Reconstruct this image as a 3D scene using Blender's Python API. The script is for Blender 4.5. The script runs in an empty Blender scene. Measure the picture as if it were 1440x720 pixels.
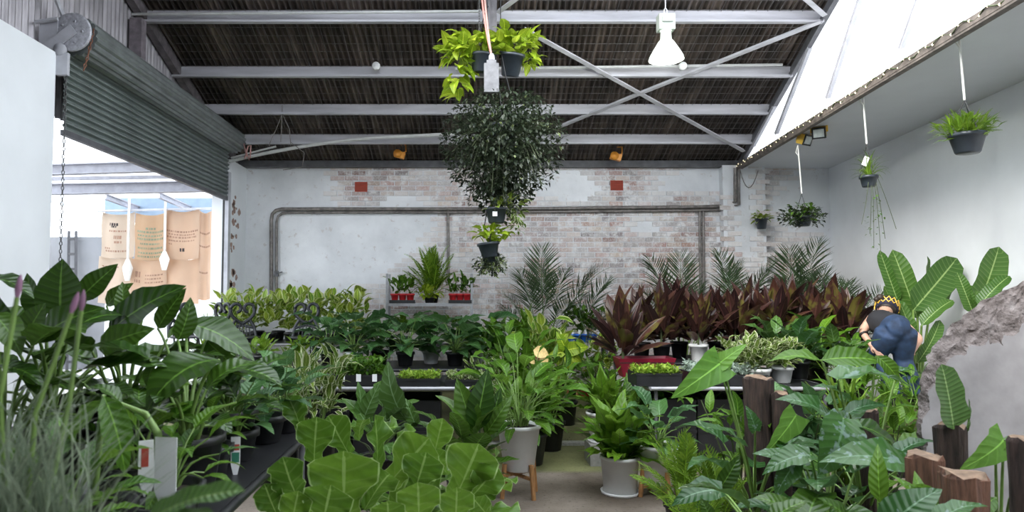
import bpy, math, random
import numpy as np
from mathutils import Vector, Matrix, Euler, noise
R = math.radians
rnd = random.Random(7)
scene = bpy.context.scene
LINK = scene.collection.objects.link

# ---------------------------------------------------------------- camera
F, CX, CY, TILT, EYE = 960.0, 645.0, 360.0, R(3.1), 1.65
cam = bpy.data.objects.new('camera', bpy.data.cameras.new('camera'))
LINK(cam)
cam.location = (0, 0, EYE)
cam.rotation_euler = (R(90) + TILT, 0, 0)
cam.data.sensor_width = 36
cam.data.lens = 36 * F / 1440
cam.data.shift_x = (720 - CX) / 1440
cam.data.clip_start = .05
cam.data.dof.use_dof = True
cam.data.dof.focus_distance = 7.5
cam.data.dof.aperture_fstop = 4.0
scene.camera = cam

# ---------------------------------------------------------------- light
scene.view_settings.view_transform = 'Standard'
scene.view_settings.look = 'None'
scene.view_settings.exposure = 0.32
scene.view_settings.gamma = 1.0
scene.render.film_transparent = False
w = bpy.data.worlds.new('overcast'); scene.world = w; w.use_nodes = True
bg = w.node_tree.nodes['Background']
bg.inputs['Color'].default_value = (.86, .93, 1.0, 1)
bg.inputs['Strength'].default_value = 4.3
sun = bpy.data.objects.new('sun', bpy.data.lights.new('sun', 'SUN')); LINK(sun)
sun.data.energy = 5.2; sun.data.angle = R(32); sun.data.color = (1, .97, .92)
sun.rotation_euler = Vector((.60, .58, -.56)).to_track_quat('-Z', 'Y').to_euler()
scene.cycles.max_bounces = 7
scene.cycles.diffuse_bounces = 4
scene.cycles.transparent_max_bounces = 6
scene.cycles.caustics_reflective = False
scene.cycles.caustics_refractive = False
scene.cycles.sample_clamp_indirect = 4

# ---------------------------------------------------------------- pixel helpers
ct, st_ = math.cos(TILT), math.sin(TILT)
def ray(x, y):
    a, b = (x - CX) / F, (CY - y) / F
    return Vector((a, ct - b * st_, st_ + b * ct))
def at(x, y, Y):                       # point seen at a pixel, at depth Y
    d = ray(x, y)
    return Vector((0, 0, EYE)) + d * (Y / d.y)
def onto(x, y, p, n):                  # point seen at a pixel, on a plane
    d = ray(x, y); o = Vector((0, 0, EYE)); n = Vector(n)
    return o + d * ((Vector(p) - o).dot(n) / d.dot(n))
def floor_at(x, y, z=0): return onto(x, y, (0, 0, z), (0, 0, 1))

# ---------------------------------------------------------------- object helpers
def tag(o, label=None, cat=None, group=None, kind=None):
    if label: o['label'] = label
    if cat: o['category'] = cat
    if group: o['group'] = group
    if kind: o['kind'] = kind
    return o
def thing(name, label, cat, loc=(0, 0, 0), rz=0, group=None):
    o = bpy.data.objects.new(name, None); LINK(o)
    o.location = loc; o.rotation_euler = (0, 0, rz); o.empty_display_size = .05
    return tag(o, label, cat, group)
def put(name, me, parent=None, M=None, loc=None):
    o = bpy.data.objects.new(name, me); LINK(o)
    if parent is not None: o.parent = parent
    if M is not None: o.matrix_local = M
    elif loc is not None: o.location = loc
    return o
class MB:
    def __init__(s): s.v = []; s.f = []; s.m = []; s.s = []; s.uv = {}
    def add(s, vs, fs, mi=0, smooth=False):
        b = len(s.v); s.v += [tuple(p) for p in vs]
        s.f += [tuple(i + b for i in f) for f in fs]; s.m += [mi] * len(fs); s.s += [smooth] * len(fs)
        return s
    def box(s, c, d, M=None, mi=0):
        x, y, z = [k / 2 for k in d]
        vs = [Vector((i * x, j * y, k * z)) for i in (-1, 1) for j in (-1, 1) for k in (-1, 1)]
        if M is not None: vs = [M @ p for p in vs]
        c = Vector(c)
        return s.add([p + c for p in vs], [(0, 1, 3, 2), (4, 6, 7, 5), (0, 4, 5, 1), (2, 3, 7, 6), (0, 2, 6, 4), (1, 5, 7, 3)], mi)
    def bar(s, a, b, wd, ht, up=(0, 0, 1), mi=0):      # rectangular bar from a to b
        a, b = Vector(a), Vector(b); d = (b - a); L = d.length; y = d / L
        x = y.cross(Vector(up)); x = x.normalized() if x.length > 1e-4 else Vector((1, 0, 0)); z = x.cross(y)
        return s.box((a + b) / 2, (wd, L, ht), Matrix((x, y, z)).transposed(), mi)
    def tube(s, pts, r, n=8, mi=0, cap=True):
        pts = [Vector(p) for p in pts]; k = len(pts)
        rs = r if hasattr(r, '__len__') else [r] * k
        d0 = (pts[1] - pts[0]).normalized()
        x = d0.cross(Vector((0, 0, 1)));
        if x.length < 1e-3: x = d0.cross(Vector((0, 1, 0)))
        x.normalize(); vs = []
        for i, p in enumerate(pts):
            d = (pts[min(i + 1, k - 1)] - pts[max(i - 1, 0)]).normalized()
            x = (x - d * x.dot(d))
            x = x.normalized() if x.length > 1e-6 else d.orthogonal().normalized()
            y = d.cross(x)
            for j in range(n):
                a = 2 * math.pi * j / n
                vs.append(p + (x * math.cos(a) + y * math.sin(a)) * rs[i])
        fs = [(i * n + j, i * n + (j + 1) % n, (i + 1) * n + (j + 1) % n, (i + 1) * n + j) for i in range(k - 1) for j in range(n)]
        s.add(vs, fs, mi, True)
        if cap: s.add(vs[:n], [tuple(range(n))[::-1]], mi); s.add(vs[-n:], [tuple(range(n))], mi)
        return s
    def lathe(s, prof, n=20, c=(0, 0, 0), mi=0, M=None):
        vs = []
        for r, z in prof:
            for j in range(n):
                a = 2 * math.pi * j / n
                p = Vector((r * math.cos(a), r * math.sin(a), z))
                vs.append((M @ p if M is not None else p) + Vector(c))
        fs = [(i * n + j, i * n + (j + 1) % n, (i + 1) * n + (j + 1) % n, (i + 1) * n + j) for i in range(len(prof) - 1) for j in range(n)]
        s.add(vs, fs, mi, True)
        return s
    def mesh(s, name, mats):
        me = bpy.data.meshes.new(name); me.from_pydata(s.v, [], s.f)
        for m in (mats if isinstance(mats, (list, tuple)) else [mats]): me.materials.append(m)
        me.polygons.foreach_set('material_index', s.m); me.polygons.foreach_set('use_smooth', s.s)
        me.update(); return me
    def build(s, name, mats, parent=None, loc=None):
        return put(name, s.mesh(name, mats), parent, None, loc)
def structure(name, mb, m):
    o = mb.build(name, m); o['kind'] = 'structure'; return o
def bez(a, b, c, n=6):
    a, b, c = Vector(a), Vector(b), Vector(c)
    return [a * (1 - t) ** 2 + b * 2 * t * (1 - t) + c * t * t for t in [i / n for i in range(n + 1)]]

# ---------------------------------------------------------------- materials
def nodes(name):
    m = bpy.data.materials.new(name); m.use_nodes = True
    nt = m.node_tree; return m, nt, nt.nodes['Principled BSDF'], nt.nodes, nt.links.new
def ramp(N, L, fac, stops):
    r = N.new('ShaderNodeValToRGB'); e = r.color_ramp.elements
    while len(e) < len(stops): e.new(1)
    for k, (p, c) in zip(e, stops): k.position = p; k.color = (*c, 1) if len(c) == 3 else c
    L(fac, r.inputs['Fac']); return r.outputs['Color']
def noise_tex(N, L, scale, detail=3, vec=None, rough=.55, dist=0):
    t = N.new('ShaderNodeTexNoise'); t.inputs['Scale'].default_value = scale
    t.inputs['Detail'].default_value = detail; t.inputs['Roughness'].default_value = rough; t.inputs['Distortion'].default_value = dist
    if vec is not None: L(vec, t.inputs['Vector'])
    return t.outputs['Fac']
def coords(N, L, kind='Object', scale=None):
    t = N.new('ShaderNodeTexCoord').outputs[kind]
    if scale is None: return t
    m = N.new('ShaderNodeMapping'); m.inputs['Scale'].default_value = scale; L(t, m.inputs['Vector']); return m.outputs['Vector']
def wpos(N, L, scale=(1, 1, 1)):
    g = N.new('ShaderNodeNewGeometry'); m = N.new('ShaderNodeMapping'); m.inputs['Scale'].default_value = scale
    L(g.outputs['Position'], m.inputs['Vector']); return m.outputs['Vector']
def mixc(N, L, fac, a, b):
    m = N.new('ShaderNodeMix'); m.data_type = 'RGBA'
    for v, i in ((fac, 0), (a, 6), (b, 7)):
        if hasattr(v, 'links'): L(v, m.inputs[i])
        elif i == 0: m.inputs[0].default_value = v
        else: m.inputs[i].default_value = (*v, 1)
    return m.outputs[2]
def bump(N, L, b, h, dist=.01, strength=.6):
    n = N.new('ShaderNodeBump'); n.inputs['Distance'].default_value = dist; n.inputs['Strength'].default_value = strength
    L(h, n.inputs['Height']); L(n.outputs['Normal'], b.inputs['Normal'])
def simple(name, c, rough=.6, metal=0, var=.25, scale=9, bmp=0, spec=.5, stretch=(1, 1, 1)):
    m, nt, b, N, L = nodes(name)
    v = coords(N, L, 'Object', stretch)
    f = noise_tex(N, L, scale, 4, v)
    L(ramp(N, L, f, [(.3, tuple(k * (1 - var) for k in c)), (.7, tuple(min(1, k * (1 + var)) for k in c))]), b.inputs['Base Color'])
    b.inputs['Roughness'].default_value = rough; b.inputs['Metallic'].default_value = metal
    b.inputs['Specular IOR Level'].default_value = spec
    if bmp: bump(N, L, b, f, bmp)
    return m
MAT = {}
MAT['white_wall'] = simple('white_wall_paint', (.78, .80, .83), .55, var=.04, scale=2.0)
MAT['grey_steel'] = simple('painted_grey_steel', (.46, .46, .50), .45, var=.18, scale=6, stretch=(1, 1, 1))
MAT['dark_steel'] = simple('dark_steel', (.09, .09, .10), .5, var=.3, scale=8)
MAT['galv'] = simple('galvanised_steel', (.23, .25, .25), .38, .55, var=.2, scale=5)
MAT['black_plastic'] = simple('black_plastic', (.012, .012, .014), .45, var=.3)
MAT['dark_pot'] = simple('dark_grey_pot_plastic', (.028, .035, .045), .4, var=.25)
MAT['white_pot'] = simple('matt_white_ceramic', (.74, .74, .74), .45, var=.04)
MAT['soil'] = simple('potting_soil', (.02, .014, .01), .95, var=.6, scale=60, bmp=.01)
MAT['red_plastic'] = simple('red_plastic', (.45, .02, .025), .4, var=.15)
MAT['crimson'] = simple('crimson_planter', (.22, .012, .03), .4, var=.2)
MAT['wood_leg'] = simple('oiled_wood', (.33, .16, .06), .5, var=.35, scale=12, stretch=(8, 8, 1))
MAT['bark'] = simple('weathered_timber_post', (.038, .023, .018), .9, var=.75, scale=9, bmp=.03, stretch=(5, 5, .7))
MAT['bark2'] = simple('split_orange_timber', (.13, .062, .038), .9, var=.65, scale=9, bmp=.03, stretch=(5, 5, .7))
MAT['rope'] = simple('white_cord', (.75, .74, .70), .8, var=.1)
MAT['orange'] = simple('orange_enamel', (.75, .30, .04), .45, var=.1)
MAT['yellow'] = simple('yellow_enamel', (.80, .50, .08), .4, var=.1)
MAT['pipe'] = simple('weathered_conduit', (.20, .18, .17), .5, .3, var=.45, scale=14)
MAT['light_conduit'] = simple('light_grey_conduit', (.55, .55, .55), .45, var=.1)
MAT['terracotta'] = simple('red_terracotta', (.42, .07, .04), .8, var=.3, scale=30)
MAT['blue_plastic'] = simple('blue_plastic', (.02, .13, .55), .4, var=.1)
MAT['tag_white'] = simple('white_plastic_tag', (.85, .85, .85), .4, var=.03)
MAT['black_iron'] = simple('black_cast_iron', (.02, .022, .026), .45, .2, var=.3)
MAT['chain'] = simple('steel_chain', (.12, .12, .12), .5, .6, var=.3)
MAT['soffit'] = simple('soffit_paint', (.66, .68, .72), .6, var=.04, scale=1.5)
MAT['stem'] = simple('green_stem', (.16, .26, .06), .5, var=.35, scale=8)
MAT['dark_stem'] = simple('dark_stem', (.06, .08, .03), .55, var=.35, scale=8)
def emit(name, c, s):
    m, nt, b, N, L = nodes(name); b.inputs['Base Color'].default_value = (*c, 1)
    b.inputs['Emission Color'].default_value = (*c, 1); b.inputs['Emission Strength'].default_value = s
    return m
# ================================================================ the setting
YB = 11.4                               # back wall
def zr(y): return 3.75 + .33 * (YB - y)  # underside of the roof
def xt(y): return 4.70 - .11 * (YB - y)  # plane of the right-hand truss
def xw(y): return 6.23 - .139 * (YB - y) # right wall
XL = -3.57                              # left wall
ZS = 3.74                               # soffit

# --- floors
m, nt, b, N, L = nodes('stained_concrete')
v = wpos(N, L)
c1 = ramp(N, L, noise_tex(N, L, 1.3, 5, v), [(.35, (.10, .075, .055)), (.65, (.24, .20, .165))])
c2 = ramp(N, L, noise_tex(N, L, 2.2, 5, v), [(.3, (.085, .085, .03)), (.7, (.20, .20, .085))])
sx = N.new('ShaderNodeSeparateXYZ'); L(v, sx.inputs[0])
mr = N.new('ShaderNodeMapRange'); L(sx.outputs['Y'], mr.inputs[0]); mr.inputs[1].default_value = 6.35; mr.inputs[2].default_value = 6.45
cc = mixc(N, L, mr.outputs[0], c1, c2)
sp = ramp(N, L, noise_tex(N, L, 38, 3, v), [(.30, (.25, .25, .25)), (.42, (1, 1, 1))])
mm = N.new('ShaderNodeMix'); mm.data_type = 'RGBA'; mm.blend_type = 'MULTIPLY'; mm.inputs[0].default_value = .7
L(cc, mm.inputs[6]); L(sp, mm.inputs[7]); L(mm.outputs[2], b.inputs['Base Color'])
b.inputs['Roughness'].default_value = .75; bump(N, L, b, noise_tex(N, L, 30, 4, v), .006)
MAT['floor'] = m
structure('floor', MB().box((-1, 2.7, -.05), (16, 9.8, .1)), MAT['floor'])
structure('trim_1', MB().box((1.2, 7.55, .012), (14.5, .13, .03)), simple('drain_strip', (.34, .33, .30), .7, var=.3, scale=40))
structure('trim_2', MB().box((1.2, 9.6, .0), (14.5, 3.9, .22)), MAT['floor'])      # the raised rear floor

# --- back wall: rendered slab, worn painted bricks proud of it
m, nt, b, N, L = nodes('old_white_paint')
v = wpos(N, L)
f = noise_tex(N, L, 1.6, 6, v)
base = ramp(N, L, f, [(.3, (.62, .63, .66)), (.6, (.78, .79, .82))])
chips = ramp(N, L, noise_tex(N, L, 9, 6, v, .7), [(.60, (0, 0, 0)), (.66, (.55, .55, .55))])
L(mixc(N, L, chips, base, (.50, .44, .42)), b.inputs['Base Color'])
b.inputs['Roughness'].default_value = .38; bump(N, L, b, noise_tex(N, L, 20, 5, v), .006, .5)
MAT['old_paint'] = m
wb = structure('wall_back', MB().box((1.32, YB + .12, 1.9), (10.0, .24, 3.78)), MAT['old_paint'])
def brick_mat(name, attr):
    m, nt, b, N, L = nodes(name)
    if attr: a = N.new('ShaderNodeAttribute'); a.attribute_name = 'Col'; c = a.outputs['Color']
    else: c = N.new('ShaderNodeObjectInfo').outputs['Color']
    v = wpos(N, L)
    f1 = ramp(N, L, noise_tex(N, L, 7, 6, v, .7), [(.47, (0, 0, 0)), (.62, (1, 1, 1))])
    f2 = ramp(N, L, noise_tex(N, L, 45, 4, v, .7), [(.50, (0, 0, 0)), (.66, (.7, .7, .7))])
    mx = N.new('ShaderNodeMix'); mx.data_type = 'RGBA'; mx.blend_type = 'LIGHTEN'; mx.inputs[0].default_value = 1
    L(f1, mx.inputs[6]); L(f2, mx.inputs[7])
    L(mixc(N, L, mx.outputs[2], c, (.76, .74, .74)), b.inputs['Base Color'])
    b.inputs['Roughness'].default_value = .7; bump(N, L, b, noise_tex(N, L, 60, 4, v), .006, .6)
    return m
MAT['brick'] = brick_mat('worn_brick', False); MAT['brick_far'] = brick_mat('worn_brick_joined', True)
BL, BH, PX = .24, .0862, 84.2
def blob(x, y, cx, cy, rx, ry): return math.exp(-(((x - cx) / rx) ** 2 + ((y - cy) / ry) ** 2))
def exposure(X, z):
    x, y = CX + X * PX, 412 - (z - EYE) * PX
    e = .60 + .50 * noise.noise(Vector((X * .9, z * 1.6, 3.1))) + .25 * noise.noise(Vector((X * 2.3, z * 4, 8)))
    e -= 2.2 * (1 / (1 + math.exp((x - 432 - (y - 240) * .2) / 9)))
    e -= 1.7 * blob(x, y, 455, 345, 75, 55) + 1.5 * blob(x, y, 565, 300, 40, 42) + .8 * blob(x, y, 420, 255, 60, 22)  # middle blob puts the lamp's glow on the wall in as whiter paint
    e -= 1.1 * blob(x, y, 810, 258, 38, 26) + .9 * blob(x, y, 905, 318, 30, 22) + 1.1 * blob(x, y, 980, 250, 48, 22)
    e -= .7 * blob(x, y, 1045, 330, 22, 90) + .5 * blob(x, y, 925, 270, 28, 20) + .5 * blob(x, y, 760, 250, 30, 16)
    e -= .9 * blob(x, y, 1120, 275, 60, 38) + .5 * blob(x, y, 1150, 350, 30, 90)
    e += .9 * blob(x, y, 366, 294, 26, 9) + .8 * blob(x, y, 540, 262, 60, 24) - .25 * blob(x, y, 540, 390, 70, 40)
    e += .35 * blob(x, y, 960, 330, 90, 60) + .35 * blob(x, y, 870, 255, 40, 20)
    return e
def unit_brick(seed):
    r = random.Random(seed); mb = MB()
    hx, hz, d = BL / 2 - .006, BH / 2 - .0055, .014
    j = lambda: r.uniform(-.003, .003)
    fr = [(sx_ * hx * .985 + j(), -d + j() * .6, sz * hz * .95 + j()) for sx_, sz in ((-1, -1), (1, -1), (1, 1), (-1, 1))]
    bk = [(sx_ * hx, .02, sz * hz) for sx_, sz in ((-1, -1), (1, -1), (1, 1), (-1, 1))]
    mb.add(fr + bk, [(0, 1, 2, 3), (4, 7, 6, 5), (0, 4, 5, 1), (1, 5, 6, 2), (2, 6, 7, 3), (3, 7, 4, 0)])
    return mb
BR = [unit_brick(i) for i in range(6)]
BRM = [k.mesh('brick', MAT['brick']) for k in BR]
cand = []
PALETTE = [(.36, .20, .17), (.42, .27, .22), (.28, .18, .16), (.44, .32, .26), (.22, .17, .17), (.40, .24, .21), (.48, .38, .31), (.31, .26, .25)]
for row in range(2, 44):
    z = BH * (row + .5)
    for k in range(-16, 28):
        X = BL * (k + .5 * (row % 2))
        if X < XL + .12 or X > 6.1: continue
        if 4.40 < X < 5.1 and z > .5: pass
        e = exposure(X, z)
        if e > .12: cand.append((e + rnd.uniform(-.2, .2) + (.6 if z > 1.5 else -1), e, X, z))
cand.sort(reverse=True)
FAR = MB(); FARC = []
for n_, (_, e, X, z) in enumerate(cand):
    c = Vector(PALETTE[rnd.randrange(8)]) * rnd.uniform(.8, 1.2)
    t = min(1, max(.15, (e - .10) / .55)) * rnd.uniform(.6, 1)
    c = c * t + Vector((.74, .72, .72)) * (1 - t)
    pier = 4.38 < X < 5.08
    y = YB - (.16 if pier else 0)
    if n_ < 300:
        o = put('brick', BRM[n_ % 6], wb, None, (X, y, z)); o.color = (*c, 1)
    else:
        q = BR[n_ % 6]; FAR.add([Vector(p) + Vector((X, y, z)) for p in q.v], q.f); FARC += [(*c, 1)] * 24
fo = FAR.build('brick_field', MAT['brick_far'], wb); fo['kind'] = 'stuff'
ca = fo.data.color_attributes.new('Col', 'FLOAT_COLOR', 'CORNER')
ca.data.foreach_set('color', np.array(FARC, dtype=np.float32).ravel())
structure('trim_3', MB().box((4.73, YB - .06, 1.9), (.70, .20, 3.74)), MAT['old_paint'])   # pier
# --- right wall and soffit
def strip(x0f, x1f, z0, z1, ya, yb, th):
    p = [(x0f(ya), ya), (x0f(yb), yb), (x1f(yb), yb), (x1f(ya), ya)]
    mb = MB(); mb.add([(x, y, z0) for x, y in p] + [(x, y, z1) for x, y in p],
        [(0, 1, 2, 3), (4, 7, 6, 5), (0, 4, 5, 1), (1, 5, 6, 2), (2, 6, 7, 3), (3, 7, 4, 0)])
    return mb
structure('wall_right', strip(xw, lambda y: xw(y) + .15, 0, 3.9, -2.2, YB, 0), MAT['white_wall'])
structure('ceiling', strip(lambda y: xt(y) + .02, lambda y: xw(y) + .05, ZS, ZS + .06, -2.2, YB, 0), MAT['soffit'])
# --- left wall: white board wall near the camera, return beyond the roller door
structure('wall_left', MB().box((XL - .06, 1.8, 1.89), (.12, 8.3, 3.78)).box((XL - .1, 11.02, 1.87), (.2, .86, 3.74), None, 0), MAT['white_wall'])
structure('light_block_wall', MB().box((1, -2.3, 2.6), (10, .15, 5.2)), MAT['white_wall'])  # unseen wall behind the camera, added to block light from there
pt = MB()
for k in range(34):
    y = rnd.uniform(10.62, 11.3); z = rnd.choice([rnd.uniform(1.4, 2.0), rnd.uniform(2.3, 2.8), rnd.uniform(2.9, 3.2)])
    y = 10.66 + abs(rnd.gauss(0, .16))
    if y > 11.3: continue
    s = rnd.uniform(.02, .07)
    ring = [(XL + .004, y + s * 1.3 * math.cos(a) * rnd.uniform(.6, 1.2), z + s * math.sin(a) * rnd.uniform(.6, 1.2)) for a in [i * math.pi / 4 for i in range(8)]]
    cen = (XL + .004, y, z); back = [(XL - .01, p[1], p[2]) for p in ring]
    pt.add(ring + back, [tuple(range(8))] + [(i, i + 8, (i + 1) % 8 + 8, (i + 1) % 8) for i in range(8)])
po = pt.build('worn_patches', simple('bared_brick_patch', (.36, .24, .20), .8, var=.5, scale=20), bpy.data.objects['wall_left']); po['kind'] = 'stuff'
# --- corrugated cladding above the roller door
def corrugated(x0, x1, n, amp, fn, rows):     # fn(u, row, h) -> point
    mb = MB(); cols = n * 6 + 1
    for r_ in rows:
        for i in range(cols):
            u = x0 + (x1 - x0) * i / (cols - 1); h = amp * math.sin(2 * math.pi * i / 6)
            mb.v.append(tuple(fn(u, r_, h)))
    for k in range(len(rows) - 1):
        for i in range(cols - 1):
            a = k * cols + i
            mb.f.append((a, a + 1, a + cols + 1, a + cols)); mb.m.append(0); mb.s.append(True)
    return mb
MAT['clad'] = simple('old_corrugated_iron', (.33, .31, .33), .5, .35, var=.35, scale=4, stretch=(3, 3, .5))
cl = corrugated(3.4, 11.3, 90, .018, lambda u, r_, h: (-3.80 + h, u, 3.3 + (zr(u) - 3.2) * r_), (0, 1))
clo = structure('wall_upper', cl, MAT['clad'])
# --- roof
m, nt, b, N, L = nodes('grimy_roof_sheet')
v = wpos(N, L, (6, .35, .35)); v2 = wpos(N, L, (1, 1, 1))
c = ramp(N, L, noise_tex(N, L, 1.0, 4, v), [(.25, (.028, .024, .022)), (.52, (.075, .062, .056)), (.74, (.21, .185, .17))])
c3 = ramp(N, L, noise_tex(N, L, 2.5, 5, v2), [(.35, (.5, .47, .45)), (.65, (1.3, 1.15, 1.05))])
mm = N.new('ShaderNodeMix'); mm.data_type = 'RGBA'; mm.blend_type = 'MULTIPLY'; mm.inputs[0].default_value = 1
L(c, mm.inputs[6]); L(c3, mm.inputs[7]); L(mm.outputs[2], b.inputs['Base Color']); b.inputs['Roughness'].default_value = .6
MAT['roof'] = m
RIDGE = 6.5
def roof_fn(u, r_, h):
    y = 11.7 + (RIDGE - 11.7) * r_
    X = -3.85 + (xt(y) + .03 + 3.85) * u
    return (X, y, zr(y) + .11 + h)
rf = corrugated(0, 1, 112, .022, roof_fn, [i / 6 for i in range(7)])
structure('roof', rf, MAT['roof'])
structure('light_block_front', MB().bar((-2.6, -2.6, 3.0), (-2.6, 2.0, 4.3), 6.6, .06), MAT['roof'])  # unseen slab added overhead to keep skylight off the left foreground
structure('light_block_left', MB().bar((-4.0, 1.9, 4.3), (-4.0, 6.6, 5.42), 4.6, .06), MAT['roof'])  # unseen slab added to narrow the sky opening and dim the left side
wm = MB()
for i in range(62):
    X = -3.75 + i * .137; wm.tube([(X, 11.4, zr(11.4) + .065), (X, RIDGE, zr(RIDGE) + .065)], .0035, 3, cap=False)
for i in range(34):
    y = 11.35 - i * .145; wm.tube([(-3.8, y, zr(y) + .065), (xt(y), y, zr(y) + .065)], .0035, 3, cap=False)
o = wm.build('safety_mesh', simple('galvanised_wire', (.16, .15, .15), .5, .3), bpy.data.objects['roof']); o['kind'] = 'stuff'
# purlins
MAT['purlin'] = simple('purlin_paint', (.50, .49, .53), .5, var=.22, scale=3, stretch=(.4, 3, 3))
for i, y in enumerate((7.90, 8.90, 9.74, 10.52)):
    z = zr(y); x0, x1 = -3.78, xt(y) - .03
    mb = MB().box(((x0 + x1) / 2, y, z), (x1 - x0, .012, .15)).box(((x0 + x1) / 2, y + .03, z + .075), (x1 - x0, .06, .01)) \
        .box(((x0 + x1) / 2, y - .03, z - .075), (x1 - x0, .07, .012)).box(((x0 + x1) / 2, y - .062, z - .066), (x1 - x0, .008, .022))
    structure('beam_%d' % (i + 1), mb, MAT['purlin'])
structure('beam_5', MB().box((.5, 11.33, 3.80), (8.4, .12, .11)), MAT['dark_steel'])
# flashing/rafter at the left edge of the roof
mb = MB()
mb.bar((-3.72, 11.3, zr(11.3) + .02), (-3.72, 6.6, zr(6.6) + .02), .09, .16)
structure('beam_6', mb, simple('dusty_rafter', (.17, .15, .16), .6, var=.4))
# braces in the roof plane (flat angles under the purlins)
n_roof = Vector((0, .33, 1)).normalized()
def on_roof(x, y, d=.12): return onto(x, y, (0, YB, zr(YB) - d), n_roof)
for i, (a, c) in enumerate((((738, 42), (1046, 213)), ((782, 181), (903, 131)), ((893, 135), (1154, 31)), ((700, 18), (735, -8)), ((1130, -4), (1160, 22)))):
    p, q = on_roof(*a), on_roof(*c)
    mb = MB().bar(p, q, .055, .008, n_roof).bar(p + Vector((0, 0, .02)), q + Vector((0, 0, .02)), .008, .04, n_roof)
    structure('beam_%d' % (7 + i), mb, MAT['purlin'])
# --- truss with daylight glazing on the right
pane = emit('daylit_polycarbonate', (.93, .96, 1.0), 1.0)
mb = MB()
PANES = []
ys = [-2.0 + 13.4 * i / 16 for i in range(17)]
for ya, yb in zip(ys[:-1], ys[1:]):
    vs = []
    for dx in (.05, .065):
        for y in (ya + .004, yb - .004):
            top = zr(max(y, RIDGE)) + .1
            vs += [(xt(y) + dx, y, ZS + .05), (xt(y) + dx, y, top)]
    pm = MB().add(vs, [(0, 2, 3, 1), (4, 5, 7, 6), (0, 1, 5, 4), (2, 6, 7, 3), (1, 3, 7, 5), (0, 4, 6, 2)])
    PANES.append(pm)
win = bpy.data.objects.new('window_1', None); LINK(win); win['kind'] = 'structure'
for pm in PANES: pm.build('pane', pane, win)
tr = MB()
def tp(y, z, d=0): return (xt(y) + d, y, z)
tr.bar(tp(11.35, zr(11.35) + .0), tp(RIDGE, zr(RIDGE) + .0), .07, .09)
tr.bar(tp(11.35, zr(11.35) - .06, -.05), tp(RIDGE, zr(RIDGE) - .06, -.05), .008, .07)
structure('beam_20', tr, simple('dark_truss', (.12, .12, .135), .45, var=.3))
structure('beam_21', MB().bar(tp(11.38, ZS, -.02), tp(-2, ZS, -.02), .10, .07).bar(tp(11.38, ZS - .03, -.06), tp(-2, ZS - .03, -.06), .012, .05),
          simple('rusty_chord', (.14, .115, .10), .6, var=.5, scale=10))
def on_truss(x, y): return onto(x, y, (xt(YB), YB, 0), (1, -.11, 0))
for i, (a, c) in enumerate((((1095, 188), (1142, 68)), ((1168, 138), (1215, -5)), ((1272, 68), (1300, -10)), ((1062, 206), (1092, 150)))):
    p, q = on_truss(*a) + Vector((-.03, 0, 0)), on_truss(*c) + Vector((-.03, 0, 0))
    structure('beam_%d' % (22 + i), MB().bar(p, q, .01, .06, (1, 0, 0)).bar(p + Vector((-.02, 0, 0)), q + Vector((-.02, 0, 0)), .05, .008, (1, 0, 0)), MAT['grey_steel'])
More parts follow.
